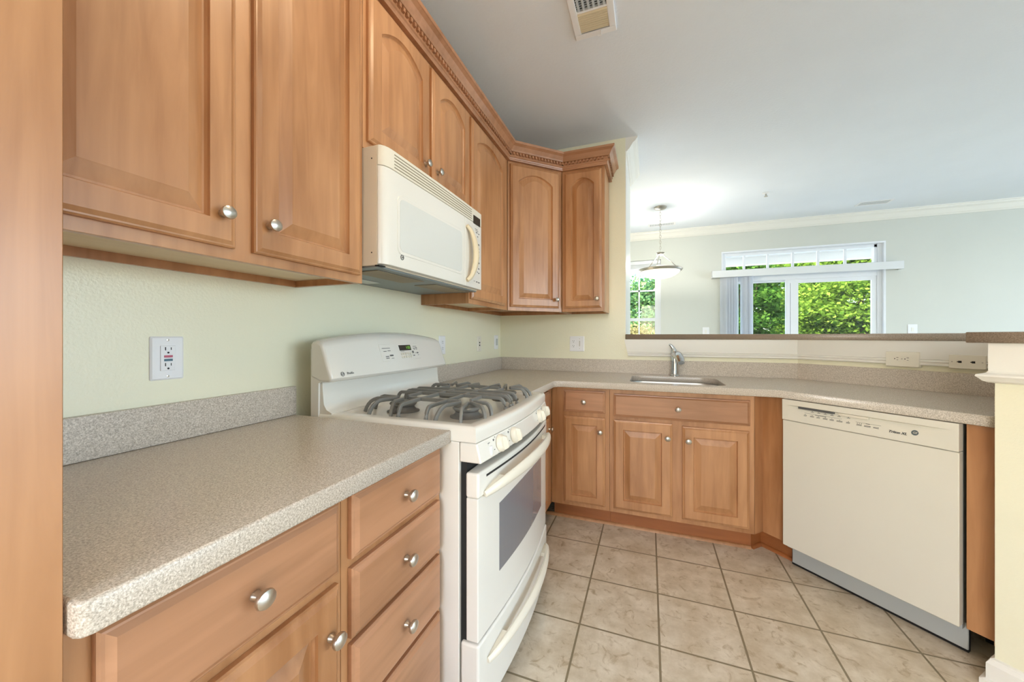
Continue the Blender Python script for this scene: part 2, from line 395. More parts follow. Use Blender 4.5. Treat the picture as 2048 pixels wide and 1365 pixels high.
# apron below the bar ledge: flat board with a beaded lower edge
ap = [(0.0, 1.1715), (0.018, 1.1715), (0.018, 1.076), (0.014, 1.0735), (0.020, 1.071), (0.0225, 1.068), (0.0225, 1.064), (0.016, 1.061), (0.016, 1.055), (0.021, 1.052), (0.021, 1.047), (0.016, 1.044), (0.0, 1.044)]
mb = sweep([(-0.178, YB), cor, dia(0.707, 0.675)], ap)
n = len(ap)
for i in range(n):
    x, y, z = mb.v[i]; mb.v[i] = (x + (1.1715 - z) / 0.128 * 0.030, y, z)
struct(mb.build('trim_4', TRIM, None))
ap2 = [(0.0, 1.1715), (0.012, 1.1715), (0.012, 1.076), (0.016, 1.070), (0.034, 1.064), (0.036, 1.058), (0.030, 1.052), (0.022, 1.042), (0.012, 1.037), (0.0, 1.035)]
struct(sweep([dia(0.707, 0.60), dia(0.707, -0.04), dia(1.02, -0.04), dia(1.02, 0.4)], ap2, side=1).build('trim_5', TRIM, None))
bs = [(0.0, 0.0), (0.028, 0.0), (0.028, 0.018), (0.016, 0.022), (0.016, 0.075), (0.010, 0.085), (0.008, 0.092), (0.0, 0.095)]
struct(sweep([dia(0.707, 0.0), dia(0.707, -0.04), dia(1.02, -0.04), dia(1.02, 0.4)], bs, side=1).build('baseboard_bar', TRIM, None))

# ------------------------------------------------------------------ cabinetry
def front_panel(w, h, t=0.019, stile=0.057, arch=0.0, slab=False):
    """door or drawer front: x 0..w, z 0..h, back at y = 0, front at y = -t"""
    N = 22
    def loop(ins, y, a):
        x0, x1, z0, z1 = ins, w - ins, ins, h - ins
        pts = [(x0, -y, z0), (x1, -y, z0)]
        for k in range(N + 1):
            u = k / N; x = x1 + (x0 - x1) * u
            pts.append((x, -y, z1 - a + a * (1 - (2 * u - 1) ** 2) if a else z1))
        return pts
    mb = MB()
    if slab: ls = [loop(0, 0, 0), loop(0, t - 0.009, 0), loop(0.003, t - 0.006, 0), loop(0.006, t - 0.0055, 0), loop(0.014, t, 0)]
    else:
        s = stile
        ls = [loop(0, 0, 0), loop(0, t - 0.009, 0), loop(0.003, t - 0.006, 0), loop(0.006, t - 0.0055, 0), loop(0.014, t, 0),
              loop(s, t, arch), loop(s + 0.0015, t - 0.006, arch), loop(s + 0.005, t - 0.012, arch), loop(s + 0.009, t - 0.012, arch),
              loop(s + 0.037, t - 0.002, arch), loop(s + 0.039, t - 0.0012, arch)]
    mb.loops(ls, True, True)
    return mb
KPROF = [(0.0088, 0.0), (0.0085, -0.003), (0.0060, -0.008), (0.0058, -0.012), (0.0085, -0.016), (0.0150, -0.019), (0.0162, -0.0225), (0.0150, -0.0265), (0.009, -0.0295), (0.001, -0.0305)]
KNOB_ME = [None]
def knob(parent, x, z, y=-0.019):
    if KNOB_ME[0] is None:
        o = MB().lathe(KPROF, 'y', 20, sy=0.92).build('knob', NICKEL, parent, smooth=True); KNOB_ME[0] = o.data
    else:
        o = bpy.data.objects.new('knob', KNOB_ME[0]); COL.objects.link(o); o.parent = parent
    o.location = (x, y, z); return o
def door(cab, x, z, w, h, arch=0.0, k=None, stile=0.057, name='door'):
    d = front_panel(w, h, arch=arch, stile=stile).build(name, WOOD, cab, loc=(x, -0.0005, z))
    if k: knob(d, k[0], k[1])
    return d
def drawer(cab, x, z, w, h, k=True):
    d = front_panel(w, h, slab=True).build('drawer', WOODH, cab, loc=(x, -0.0005, z))
    if k: knob(d, w / 2, h / 2)
    return d
def wall_cab(label, loc, rot, w, z0, z1, depth=0.299):
    c = thing('wall_cabinet', label, 'cabinet', loc, rot)
    MB().box(0, 0.016, 0.019, depth, z0, z1).box(w - 0.016, w, 0.019, depth, z0, z1).box(0.016, w - 0.016, 0.019, depth, z1 - 0.016, z1).box(0.016, w - 0.016, depth - 0.012, depth, z0, z1).build('carcass', WOOD, c)
    box('bottom_panel', VENEER, c, 0.016, w - 0.016, 0.019, depth - 0.012, z0 + 0.022, z0 + 0.034)
    MB().box(0, w, 0, 0.019, z0, z1).build('face_frame', WOOD, c, 0.0008, 1)
    return c
ZT = 2.44
WA = PI / 2
XU = -0.905
c = wall_cab('wide two-door wooden wall cabinet beside the tall wood panel, left of the microwave', (XU, 0.1985, 0), WA, 0.785, 1.372, ZT)
door(c, 0.023, 1.397, 0.350, 0.978, 0.055, (0.350 - 0.033, 0.070))
door(c, 0.416, 1.397, 0.350, 0.978, 0.055, (0.032, 0.072))
c = wall_cab('short two-door wooden wall cabinet directly above the microwave', (XU, 0.985, 0), WA, 0.777, 1.834, ZT)
door(c, 0.016, 1.862, 0.366, 0.515, 0.055, (0.366 - 0.04, 0.062))
door(c, 0.405, 1.862, 0.353, 0.515, 0.055, (0.032, 0.064))
c = wall_cab('tall wooden wall cabinet with one arched door just right of the microwave', (XU, 1.7635, 0), WA, 0.570, 1.372, ZT)
door(c, 0.010, 1.397, 0.492, 0.978, 0.06)
# angled corner cabinet
pA, pB = Vector((-0.905, 2.336)), Vector((-0.595, 2.640))
wC = (pB - pA).length; aC = math.atan2(pB.y - pA.y, pB.x - pA.x)
c = thing('wall_cabinet', 'angled corner wall cabinet with one tall arched door between two straight cabinets', 'cabinet', (pA.x, pA.y, 0), aC)
def toC(x, y):
    q = Vector((x - pA.x, y - pA.y)); ca_, sa_ = math.cos(aC), math.sin(aC)
    return (q.x * ca_ + q.y * sa_, -q.x * sa_ + q.y * ca_)
cpoly = [(0.003, 0.019), (wC - 0.003, 0.019), toC(-0.598, YB - 0.002), toC(XA + 0.002, YB - 0.002), toC(XA + 0.002, 2.337)]
mbc = MB(); nn = len(cpoly)
mbc.prism(cpoly, 1.398, ZT).build('carcass', WOOD, c)
mbb = MB()
for i in (1, 2, 3, 4):
    a = Vector(cpoly[i]); b = Vector(cpoly[(i + 1) % nn]); d = (b - a).normalized(); q = Vector((-d.y, d.x)) * 0.016
    mbb.prism([tuple(a), tuple(b), tuple(b + q), tuple(a + q)], 1.372, 1.397)
mbb.build('bottom_rail', WOOD, c)
box('face_frame', WOOD, c, 0.003, wC - 0.003, 0, 0.019, 1.372, ZT)
door(c, 0.020, 1.397, wC - 0.052, 0.978, 0.055, (wC - 0.052 - 0.030, 0.060))
c = wall_cab('narrow wooden wall cabinet with one slim arched door at the end near the bar opening', (-0.594, 2.640, 0), 0.0, 0.303, 1.372, ZT, 0.303)
door(c, 0.018, 1.397, 0.264, 0.978, 0.045, (0.264 - 0.03, 0.062), stile=0.052)
# crown with dentils along the tops of the wall cabinets
kp = [(0.0005, 2.392), (0.021, 2.392), (0.0225, 2.398), (0.018, 2.404), (0.021, 2.412), (0.026, 2.416), (0.026, 2.424), (0.0235, 2.427), (0.0235, 2.445), (0.036, 2.448), (0.040, 2.456), (0.054, 2.478), (0.066, 2.487), (0.070, 2.489), (0.072, 2.503), (0.0005, 2.503)]
crown = thing('cabinet_crown', 'carved wooden crown molding with dentils running along the tops of the wall cabinets', 'crown molding', (XU, 0.21, 2.44))
cpath = [(XU, 0.21), (XU, 2.336), (-0.595, 2.640), (-0.2905, 2.640), (-0.2905, YB - 0.001)]
mb = sweep(cpath, kp, side=1); mb.v = [(x - XU, y - 0.21, z - 2.44) for x, y, z in mb.v]; mb.build('molding', WOODH, crown)
mb = MB()
for a, b in zip(cpath[:-1], cpath[1:]):
    a, b = Vector(a), Vector(b); d = (b - a).normalized(); nrm = Vector((d.y, -d.x)); L = (b - a).length
    nd = int(L / 0.0235)
    for k in range(nd):
        m0 = a + d * ((k + 0.22) * L / nd) + nrm * 0.023; m1 = a + d * ((k + 0.72) * L / nd) + nrm * 0.023
        q = [m0, m1, m1 + nrm * 0.012, m0 + nrm * 0.012]
        mb.prism([(p.x - XU, p.y - 0.21) for p in q], 2.429 - 2.44, 2.4445 - 2.44)
mb.build('dentil_strip', WOODH, crown)

# tall panel at the left edge of the view
t = thing('tall_cabinet_panel', 'tall plain wooden end panel rising to the ceiling at the left edge', 'cabinet panel', (-0.595, 0.1970, 0))
box('side_panel', WOOD, t, -0.609, -0.0005, -0.019, 0, 0.0, 2.70)
box('front_stile', WOOD, t, 0.0, 0.019, -0.10, 0.0, 0.0, 2.70, 0.001, 1)

def base_cab(label, loc, rot, w, depth=0.609, toe=True):
    c = thing('base_cabinet', label, 'cabinet', loc, rot)
    MB().box(0, 0.016, 0.019, depth, 0.114, 0.874).box(w - 0.016, w, 0.019, depth, 0.114, 0.874).box(0.016, w - 0.016, 0.019, depth, 0.114, 0.130).box(0.016, w - 0.016, depth - 0.010, depth, 0.130, 0.874).build('carcass', WOOD, c)
    box('face_frame', WOOD, c, 0, w, 0, 0.0188, 0.114, 0.874, 0.0008, 1)
    if toe: box('toe_kick', WOOD_TOE, c, 0, w, 0.075, 0.090, 0.0, 0.114)
    return c
XB = -0.595
c = base_cab('base cabinet with one wide drawer above a door, beside the tall panel', (XB, 0.1985, 0), WA, 0.387)
drawer(c, 0.026, 0.719, 0.346, 0.142)
door(c, 0.026, 0.135, 0.346, 0.563, 0.0, (0.346 - 0.028, 0.563 - 0.085))
c = base_cab('base cabinet with a stack of four drawers, left of the stove', (XB, 0.5865, 0), WA, 0.3795)
drawer(c, 0.018, 0.726, 0.346, 0.138); drawer(c, 0.018, 0.559, 0.346, 0.148); drawer(c, 0.018, 0.388, 0.346, 0.158); drawer(c, 0.018, 0.135, 0.346, 0.240)
c = base_cab('base cabinet with drawer and door in the corner, just right of the stove', (XB, 1.7375, 0), WA, 0.597)
drawer(c, 0.03, 0.716, 0.455, 0.138); door(c, 0.03, 0.135, 0.455, 0.553, 0.0, (0.455 - 0.03, 0.49))
c = base_cab('narrow base cabinet with small drawer and slim door, left of the sink cabinet', (-0.594, 2.336, 0), 0.0, 0.366, 0.606)
drawer(c, 0.082, 0.716, 0.259, 0.136); door(c, 0.082, 0.138, 0.259, 0.550, 0.0, (0.259 - 0.029, 0.550 - 0.084), stile=0.050)
c = base_cab('sink base cabinet with wide false drawer above a pair of doors', (-0.227, 2.336, 0), 0.0, 0.765, 0.606)
drawer(c, 0.024, 0.706, 0.719, 0.138)
door(c, 0.024, 0.142, 0.331, 0.543, 0.0, (0.331 - 0.027, 0.543 - 0.082)); door(c, 0.407, 0.142, 0.333, 0.534, 0.0, (0.030, 0.534 - 0.078))
# angled fillers either side of the dishwasher
t = thing('filler_panel', 'narrow wooden filler panel between sink cabinet and dishwasher', 'cabinet panel', (0, 0, 0))
MB().prism([(0.5395, 2.3375), (0.590, 2.387), (0.580, 2.397), (0.5395, 2.357)], 0.114, 0.874).build('return_strip', WOOD, t, 0.001, 1)
MB().prism([(0.590, 2.386), dia(0.0135, 0.045), dia(0.0135, 0.20), (0.580, 2.41)], 0.114, 0.874).build('stile', WOOD, t, 0.001, 1)
MB().prism([(0.5395, 2.4145), (0.600, 2.475), dia(0.018, 0.115), dia(0.018, 0.130), (0.60, 2.49), (0.5395, 2.4295)], 0.0, 0.114).build('toe_kick', WOOD_TOE, t)
t = thing('filler_panel', 'wooden end panel between dishwasher and yellow half wall', 'cabinet panel', dia(0.628, 0.022) + (0,), R45)
box('panel_board', WOOD, t, 0.0, 0.072, 0, 0.019, 0.118, 0.874, 0.001, 1)
box('edge_strip', WOOD, t, 0.064, 0.0765, -0.006, 0.0, 0.105, 0.874, 0.002)
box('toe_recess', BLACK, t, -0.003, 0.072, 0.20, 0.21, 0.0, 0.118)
# quarter-round shoe molding along the toe kicks
q = [(0, 0), (0.016, 0), (0.0145, 0.007), (0.010, 0.0125), (0.004, 0.0155), (0, 0.016)]
struct(sweep([(-0.67, 2.411), (0.537, 2.411)], q).build('trim_6', WOOD, None))
struct(sweep([(0.538, 2.412), (0.600, 2.474), dia(0.018, 0.115)], q).build('trim_7', WOOD_TOE, None))

# ------------------------------------------------------------------ worktops
XC = -0.557
def from_mesh(name, me, mat, parent=None):
    o = bpy.data.objects.new(name, me); COL.objects.link(o); me.name = name; me.materials.append(mat); o.parent = parent; return o
t = thing('countertop', 'speckled grey countertop between tall wood panel and stove', 'countertop', (0, 0, 0))
r = 0.012
from_mesh('worktop', flat_curve([[(XA + 0.001, 0.200), (XC - r, 0.200), (XC - 0.0035, 0.2035), (XC, 0.200 + r), (XC, 0.966), (XA + 0.001, 0.966)]], 0.8745, 0.914, 0.004), COUNTER, t)
box('backsplash', COUNTER, t, XA + 0.0005, XA + 0.020, 0.200, 0.966, 0.9145, 1.016, 0.002)
t = thing('countertop', 'speckled grey L-shaped countertop holding the sink and bending over the dishwasher', 'countertop', (0, 0, 0))
inr = []
for k in range(7):
    a = -PI / 2 * 0 + (PI / 2) * k / 6
    inr.append((XC + 0.05 - 0.05 * math.cos(a), 2.28 - 0.05 + 0.05 * math.sin(a)))
outer = [(XA + 0.001, 1.736), (XC, 1.736)] + inr + [(OX, OY), dia(0.7045, 0.0), dia(0.7045, 0.6745), (cor[0] - 0.0005, YB - 0.001), (XA + 0.001, YB - 0.001)]
hole = round_rect(-0.112, 0.415, 2.372, 2.80, (0.06, 0.05, 0.10, 0.07))
from_mesh('worktop', flat_curve([outer, hole], 0.8745, 0.914, 0.004), COUNTER, t)
mb = MB(); mb.prism([(XA + 0.0005, 1.745), (XA + 0.020, 1.745), (XA + 0.020, YB - 0.020), (XA + 0.0005, YB - 0.0005)], 0.9145, 1.016)
mb.build('side_backsplash', COUNTER, t)
iw = (OX + OY + math.sqrt(2) * 0.655 - (YB - 0.020), YB - 0.020)
MB().prism([(XA + 0.021, YB - 0.020), iw, (cor[0], YB - 0.0005), (XA + 0.001, YB - 0.0005)], 0.9145, 1.016).build('backsplash', COUNTER, t)
MB().prism([iw, dia(0.694, 0.655), dia(0.706, 0.6745), (cor[0] + 0.0005, YB - 0.0005)], 0.9145, 1.016).build('backsplash', COUNTER, t)
MB().prism([dia(0.694, 0.012), dia(0.7065, 0.012), dia(0.7065, 0.655), dia(0.694, 0.655)], 0.9145, 0.985).build('end_splash', COUNTER, t)
# bar ledges
bi = (OX + OY + math.sqrt(2) * 0.650 - 2.920, 2.920)
bo = (OX + OY + math.sqrt(2) * 1.06 - 3.30, 3.30)
t = tag(from_mesh('bar_ledge', flat_curve([[(-0.1655, 2.920), bi, dia(0.647, 0.650), dia(0.647, 1.06), bo, (-0.1655, 3.30)]], 1.172, 1.210, 0.003), BARTOP), 'long brown bar ledge on the white apron behind the sink', 'bar counter')
t = tag(from_mesh('bar_ledge', flat_curve([[dia(0.649, -0.066), dia(1.09, -0.066), dia(1.09, 1.06), dia(0.649, 1.06)]], 1.172, 1.210, 0.003), BARTOP), 'short brown ledge piece capping the yellow half wall at right', 'bar counter')

# ------------------------------------------------------------------ sink and faucet
t = thing('kitchen_sink', 'undermount stainless steel sink basin set in the grey countertop', 'sink', (0.15, 2.585, 0.874))
lp = []
for ins, z in ((-0.012, 0.0), (0.0, 0.0), (0.002, -0.004), (0.006, -0.150), (0.014, -0.172), (0.035, -0.180)):
    lp.append([(x - 0.15, y - 2.585, z) for x, y in round_rect(-0.112 + ins, 0.415 - ins, 2.372 + ins, 2.80 - ins, (0.06, 0.05, 0.10, 0.07))])
MB().loops(lp, False, True).build('basin', STEEL, t, smooth=True)
MB().lathe([(0.045, -0.1795), (0.045, -0.177), (0.038, -0.176), (0.034, -0.1785), (0.001, -0.1785)], 'z', 20).build('drain', CHROME, t, smooth=True)
t = thing('faucet', 'single-lever chrome faucet standing behind the sink', 'faucet', (0.172, 2.862, 0.9142))
MB().lathe([(0.034, 0), (0.034, 0.004), (0.030, 0.008), (0.0285, 0.05), (0.027, 0.10), (0.027, 0.135), (0.024, 0.150), (0.012, 0.160), (0.001, 0.162)], 'z', 24).build('body', CHROME, t, smooth=True)
MB().tube([(0.0, 0.0, 0.148), (0.012, -0.03, 0.150), (0.022, -0.065, 0.140), (0.030, -0.10, 0.118), (0.034, -0.118, 0.100)], [0.025, 0.030, 0.031, 0.028, 0.021], 14).build('spout', CHROME, t, smooth=True)
MB().tube([(0.0, 0.004, 0.150), (-0.004, 0.004, 0.172), (-0.012, 0.002, 0.195), (-0.024, 0.0, 0.214), (-0.036, -0.004, 0.222)], [0.025, 0.022, 0.015, 0.010, 0.007], 12).build('lever', CHROME, t, smooth=True)

# ------------------------------------------------------------------ range
def bowed(x0, x1, yb, yf, bow, z0, z1, n=14, slope=0.0, xa=None, xb=None):
    """slab with a front face that bows towards -y in plan; slope shifts the bottom front edge"""
    xa = x0 if xa is None else xa; xb = x1 if xb is None else xb
    ls = []
    for k in range(n + 1):
        x = x0 + (x1 - x0) * k / n; u = (x - xa) / (xb - xa); b = bow * math.sin(PI * u)
        ls.append([(x, yb, z0), (x, yf - b - slope, z0), (x, yf - b, z1), (x, yb, z1)])
    mb = MB(); mb.loops(ls); return mb
RW = 0.760
BOW = 0.026
def fy(x, yf): return yf - BOW * math.sin(PI * x / RW)
rg = thing('gas_range', 'bisque freestanding gas stove with glass oven door between the two countertops', 'stove', (-0.530, 0.9705, 0), WA)
box('body', BISQUE, rg, 0.0, RW, 0.0, 0.588, 0.03, 0.880, 0.003)
box('front_gasket', BLACK, rg, 0.012, RW - 0.012, -0.020, -0.0005, 0.055, 0.822)
bowed(0.0, RW, -0.001, -0.058, BOW, 0.8205, 0.8795, slope=0.014).build('control_panel', BISQUE, rg, 0.005)
# cooktop with a sunken well
N = 14
top = MB(); xs = [RW * k / N for k in range(N + 1)]
def rim(x, ins):  # outline of the cooktop at an inset
    return None
outl = [(-0.001, 0.588)] + [(-0.001 + (RW + 0.002) * k / N, fy(RW * k / N, -0.056)) for k in range(N + 1)] + [(RW + 0.001, 0.588)]
def shrink(i, ins, back):
    pts = []
    for k, (x, y) in enumerate(outl):
        if k == 0 or k == len(outl) - 1: pts.append((min(max(x, ins), RW - ins), back))
        else:
            xx = ins + (RW - 2 * ins) * (k - 1) / N; pts.append((xx, fy(xx, -0.056) + ins))
    return pts
lps = []
for ins, z, back in ((0.0, 0.8815, 0.588), (0.0, 0.908, 0.588), (0.004, 0.918, 0.586), (0.012, 0.924, 0.580), (0.020, 0.925, 0.55), (0.045, 0.925, 0.50), (0.050, 0.9235, 0.495), (0.054, 0.914, 0.49), (0.062, 0.911, 0.482)):
    lps.append([(x, y, z) for x, y in (shrink(0, ins, back) if ins else outl)])
top.loops(lps).build('cooktop', BISQUE, rg, smooth=True)
# backguard: riser and console
def prof_slab(name, mat, pts_fn, x0, x1, n=16, bev=0.0):
    ls = []
    for k in range(n + 1):
        u = k / n; x = x0 + (x1 - x0) * u
        ls.append([(x, y, z) for y, z in pts_fn(u)])
    mb = MB(); mb.loops(ls); return mb.build(name, mat, rg, bev, 3, smooth=True)
prof_slab('backguard_riser', BISQUE, lambda u: [(0.59, 0.88), (0.59, 1.06), (0.548, 1.06), (0.545, 1.00), (0.540, 0.955), (0.528, 0.936), (0.505, 0.9265), (0.505, 0.88)], 0.008, RW - 0.004)
prof_slab('backguard_side', BISQUE, lambda u: [(0.592, 0.885), (0.592, 1.150), (0.566, 1.150), (0.528, 1.06), (0.522, 1.043), (0.556, 1.030), (0.558, 0.885)], 0.0, 0.0075, 1)
def console(u):
    a = 0.034 * math.sin(PI * u) ** 0.8; b = 0.016 * math.sin(PI * u)
    return [(0.592, 1.05), (0.592, 1.166 + a * 0.9), (0.582, 1.176 + a), (0.560, 1.178 + a), (0.540, 1.168 + a), (0.533 - b * 0.3, 1.155 + a * 0.8), (0.505 - b, 1.075), (0.494 - b, 1.048), (0.498 - b, 1.038), (0.512 - b, 1.034), (0.545, 1.034)]
con = prof_slab('backguard_console', BISQUE, console, -0.003, RW + 0.003, 24, 0.0)
con.modifiers.new('b', 'BEVEL').width = 0.009; con.modifiers['b'].segments = 3; con.modifiers['b'].limit_method = 'ANGLE'; con.modifiers['b'].angle_limit = R(50)
# console face frame: local plane for the display and the lettering
fa = (0.505 - 0.016, 1.075); fb = (0.533 - 0.0048, 1.155 + 0.0272)
tilt = math.atan2(fb[0] - fa[0], fb[1] - fa[1])
def face_pt(x, z, off=0.0012):
    k = (z - fa[1]) / (fb[1] - fa[1]); u = x / RW
    y = fa[0] + 0.016 * (1 - math.sin(PI * u)) + k * (fb[0] - fa[0]); return (x, y - off, z)
FR = (PI / 2 - tilt, 0, 0)
def face_plate(name, mat, x0, x1, z0, z1, th=0.002, off=0.0):
    a = [face_pt(x, z, off + th) for x, z in ((x0, z0), (x1, z0), (x1, z1), (x0, z1))]
    b = [face_pt(x, z, off - 0.004) for x, z in ((x0, z0), (x1, z0), (x1, z1), (x0, z1))]
    return MB().loops([b, a]).build(name, mat, kp_ if name != 'keypad' else rg)
kp_ = None
kp_ = face_plate('keypad', BISQUE, 0.262, 0.530, 1.090, 1.160, 0.0022)
kp_.modifiers.new('b', 'BEVEL').width = 0.0012
face_plate('display', DARKGLASS, 0.388, 0.472, 1.131, 1.155, 0.0024)
text('1:52', 0.018, DIGITS, kp_, face_pt(0.450, 1.143, 0.0030), FR, 'clock_digits', 0.0)
mk = MB()
def marks(mb, items, off, d=0.0004):
    for x, z, w, h in items:
        a = [face_pt(px, pz, off + d) for px, pz in ((x, z), (x + w, z), (x + w, z + h), (x, z + h))]
        b = [face_pt(px, pz, off) for px, pz in ((x, z), (x + w, z), (x + w, z + h), (x, z + h))]
        mb.loops([b, a])
it = [(0.275, 1.143, 0.050, 0.0022), (0.280, 1.130, 0.018, 0.0024), (0.306, 1.132, 0.018, 0.0024), (0.285, 1.108, 0.020, 0.003), (0.312, 1.110, 0.022, 0.006), (0.285, 1.101, 0.020, 0.003), (0.318, 1.100, 0.016, 0.002),
      (0.490, 1.146, 0.030, 0.0024), (0.488, 1.137, 0.014, 0.003), (0.507, 1.138, 0.014, 0.004), (0.492, 1.132, 0.010, 0.0024), (0.508, 1.132, 0.012, 0.0024), (0.496, 1.116, 0.010, 0.002), (0.509, 1.114, 0.012, 0.006), (0.512, 1.106, 0.010, 0.002), (0.390, 1.127, 0.026, 0.0014), (0.474, 1.117, 0.012, 0.010), (0.476, 1.104, 0.012, 0.004)]
marks(mk, it, 0.0022); mk.build('keypad_print', INK, kp_)
mk = MB()
for rr in range(2):
    for k in range(5):
        x = 0.388 + k * 0.0165; z = 1.116 - rr * 0.0135
        cxy = face_pt(x + 0.005, z, 0.0023)
        mk.lathe([(0.0058, 0), (0.0058, -0.0008), (0.0048, -0.0014), (0.001, -0.0014)], 'y', 12, cxy)
mk.build('keypad_button', BISQUE_P, kp_)
def monogram(parent, loc, rot, rad, mat_bg, mat_fg, ring_only=False):
    b = thing_part('badge', parent, loc, rot)
    pts = [(rad * math.cos(2 * PI * k / 28), rad * math.sin(2 * PI * k / 28)) for k in range(28)]
    if ring_only:
        p2 = [(x * 0.76, y * 0.76) for x, y in pts]
        me = flat_curve([pts, p2], 0.0, 0.0006, 0.0001)
    else: me = flat_curve([pts], 0.0, 0.0006, 0.0001)
    o = from_mesh('badge', me, mat_bg, parent); o.location = loc; o.rotation_euler = rot
    text('GE', rad * 1.02, mat_fg, o, (0, 0, 0.0009), (0, 0, 0), 'monogram', 0.0, 0.25)
    return o
def thing_part(*a): return None
monogram(rg, face_pt(0.048, 1.060, 0.0018), FR, 0.0080, INK, INK, True)
text('Profile', 0.0125, INK, rg, face_pt(0.083, 1.0605, 0.0018), FR, 'lettering')
# burners and grates
bc = [(0.195, 0.075), (0.195, 0.345), (0.565, 0.075), (0.565, 0.345)]
for bx, by in bc:
    b = MB().lathe([(0.060, 0.9112), (0.060, 0.914), (0.050, 0.917), (0.044, 0.922), (0.040, 0.930), (0.046, 0.936), (0.046, 0.939), (0.001, 0.939)], 'z', 28, (bx, by, 0)).build('burner', BURNER, rg, smooth=True)
    MB().lathe([(0.050, 0.9392), (0.051, 0.943), (0.046, 0.948), (0.020, 0.950), (0.001, 0.950)], 'z', 28, (bx, by, 0)).build('burner_cap', IRON, b, smooth=True)
def grate(xa, xb, inner):
    """one cast grate over two burners; inner = +1 when its long inner bars lie at larger x"""
    ZG = 0.962
    g = MB(); W, Hh = 0.0105, 0.013
    yf_, yr = -0.020, 0.462
    def leg(p, q, foot):  # from p over to q then down to foot
        p, q, f = Vector(p), Vector(q), Vector(foot); pts = [p]
        for k in range(1, 7):
            a = k / 6; pts.append((1 - a) ** 2 * p.lerp(q, 0.55) + 2 * a * (1 - a) * q + a * a * f)
        g.bar(pts, W, Hh)
    xi = xb if inner > 0 else xa; xo = xa if inner > 0 else xb; sg = inner
    x1 = xi - sg * 0.008; x2 = xi - sg * 0.062
    for xx in (x1, x2):
        g.bar([(xx, yf_ + 0.05, ZG), (xx, yr - 0.05, ZG)], W, Hh)
        leg((xx, yf_ + 0.055, ZG), (xx, yf_, ZG), (xx, yf_ - 0.006, 0.912)); leg((xx, yr - 0.055, ZG), (xx, yr, ZG), (xx, yr + 0.006, 0.912))
    for yy in (0.155, 0.265):
        g.bar([(x1, yy, ZG), (xo + sg * 0.05, yy, ZG)], W, Hh)
        leg((xo + sg * 0.055, yy, ZG), (xo, yy, ZG), (xo - sg * 0.004, yy, 0.912))
    cx = (xo + x2) / 2 + sg * 0.0
    for bx, by in bc:
        if not (xa < bx < xb): continue
        g.bar([(bx + sg * 0.028, by, ZG), (x2, by, ZG)], W, Hh)
        for k in (-1, 1):
            # s-curved fingers outwards
            leg((bx - sg * 0.020, by + k * 0.014, ZG - 0.001), (xo + sg * 0.012, by + k * 0.040, ZG + 0.006), (xo - sg * 0.002, by + k * 0.048, 0.912))
        fr = by < 0.2
        ye, yfoot = (yf_, yf_ - 0.006) if fr else (yr, yr + 0.006)
        leg((bx, by + (-0.026 if fr else 0.026), ZG), (bx, ye, ZG + 0.004), (bx - sg * 0.012, yfoot, 0.912))
        leg((bx - sg * 0.012, by + (-0.020 if fr else 0.020), ZG), (bx - sg * 0.055, ye, ZG), (bx - sg * 0.066, yfoot, 0.912))
        g.bar([(bx, by + (0.026 if fr else -0.026), ZG), (bx, 0.155 if fr else 0.265, ZG)], W, Hh)
    g.bar([(cx, 0.155, ZG), (cx, 0.265, ZG)], W, Hh)
    return g.build('grate', IRON, rg, 0.0025, 2)
grate(0.062, 0.378, 1); grate(0.382, 0.698, -1)
# range knobs
def rknob(x, z):
    y = fy(x, -0.065) - 0.002
    k = MB().lathe([(0.0275, 0.002), (0.0275, -0.006), (0.0245, -0.010), (0.0225, -0.014), (0.001, -0.014)], 'y', 28).build('knob', BISQUE_P, rg, smooth=True, loc=(x, y, z))
    k.rotation_euler = (R(-12), 0, 0)
    gl = []
    for dz, hw, dp in ((-0.024, 0.006, 0.010), (-0.018, 0.0075, 0.026), (0.0, 0.008, 0.029), (0.018, 0.0075, 0.026), (0.024, 0.006, 0.010)):
        gl.append([(-hw, -0.008, dz), (-hw * 0.7, -dp, dz), (hw * 0.7, -dp, dz), (hw, -0.008, dz)])
    MB().loops(gl).build('grip', BISQUE_P, k, 0.0015)
    return k
for x in (0.130, 0.236, 0.560, 0.660): rknob(x, 0.850)
mk = MB(); ring = []
for x in (0.130, 0.236, 0.560, 0.660):
    for dx, dz, w, h in ((-0.036, 0.018, 0.007, 0.006), (-0.026, 0.0245, 0.003, 0.003), (0.034, 0.010, 0.006, 0.0015), (-0.040, -0.010, 0.005, 0.002), (-0.020, -0.028, 0.006, 0.0018), (0.022, -0.027, 0.007, 0.0018)):
        z = 0.850 + dz; xx = x + dx; y = fy(xx, -0.058) - 0.014 * (0.8795 - z) / 0.059
        mk.box(xx - w / 2, xx + w / 2, y - 0.0008, y + 0.001, z - h / 2, z + h / 2)
z = 0.866; xx = 0.064; y = fy(xx, -0.058) - 0.014 * (0.8795 - z) / 0.059
mk.box(xx - 0.006, xx + 0.006, y - 0.0008, y + 0.001, z - 0.001, z + 0.001).box(xx - 0.005, xx + 0.005, y - 0.0008, y + 0.001, z - 0.006, z - 0.004)
mk.build('panel_print', INK, rg)
xx, z = 0.068, 0.843; y = fy(xx, -0.058) - 0.014 * (0.8795 - z) / 0.059
sw = box('rocker_switch', WHITE_P, rg, xx - 0.006, xx + 0.006, y - 0.0035, y + 0.002, z - 0.014, z + 0.014, 0.001)
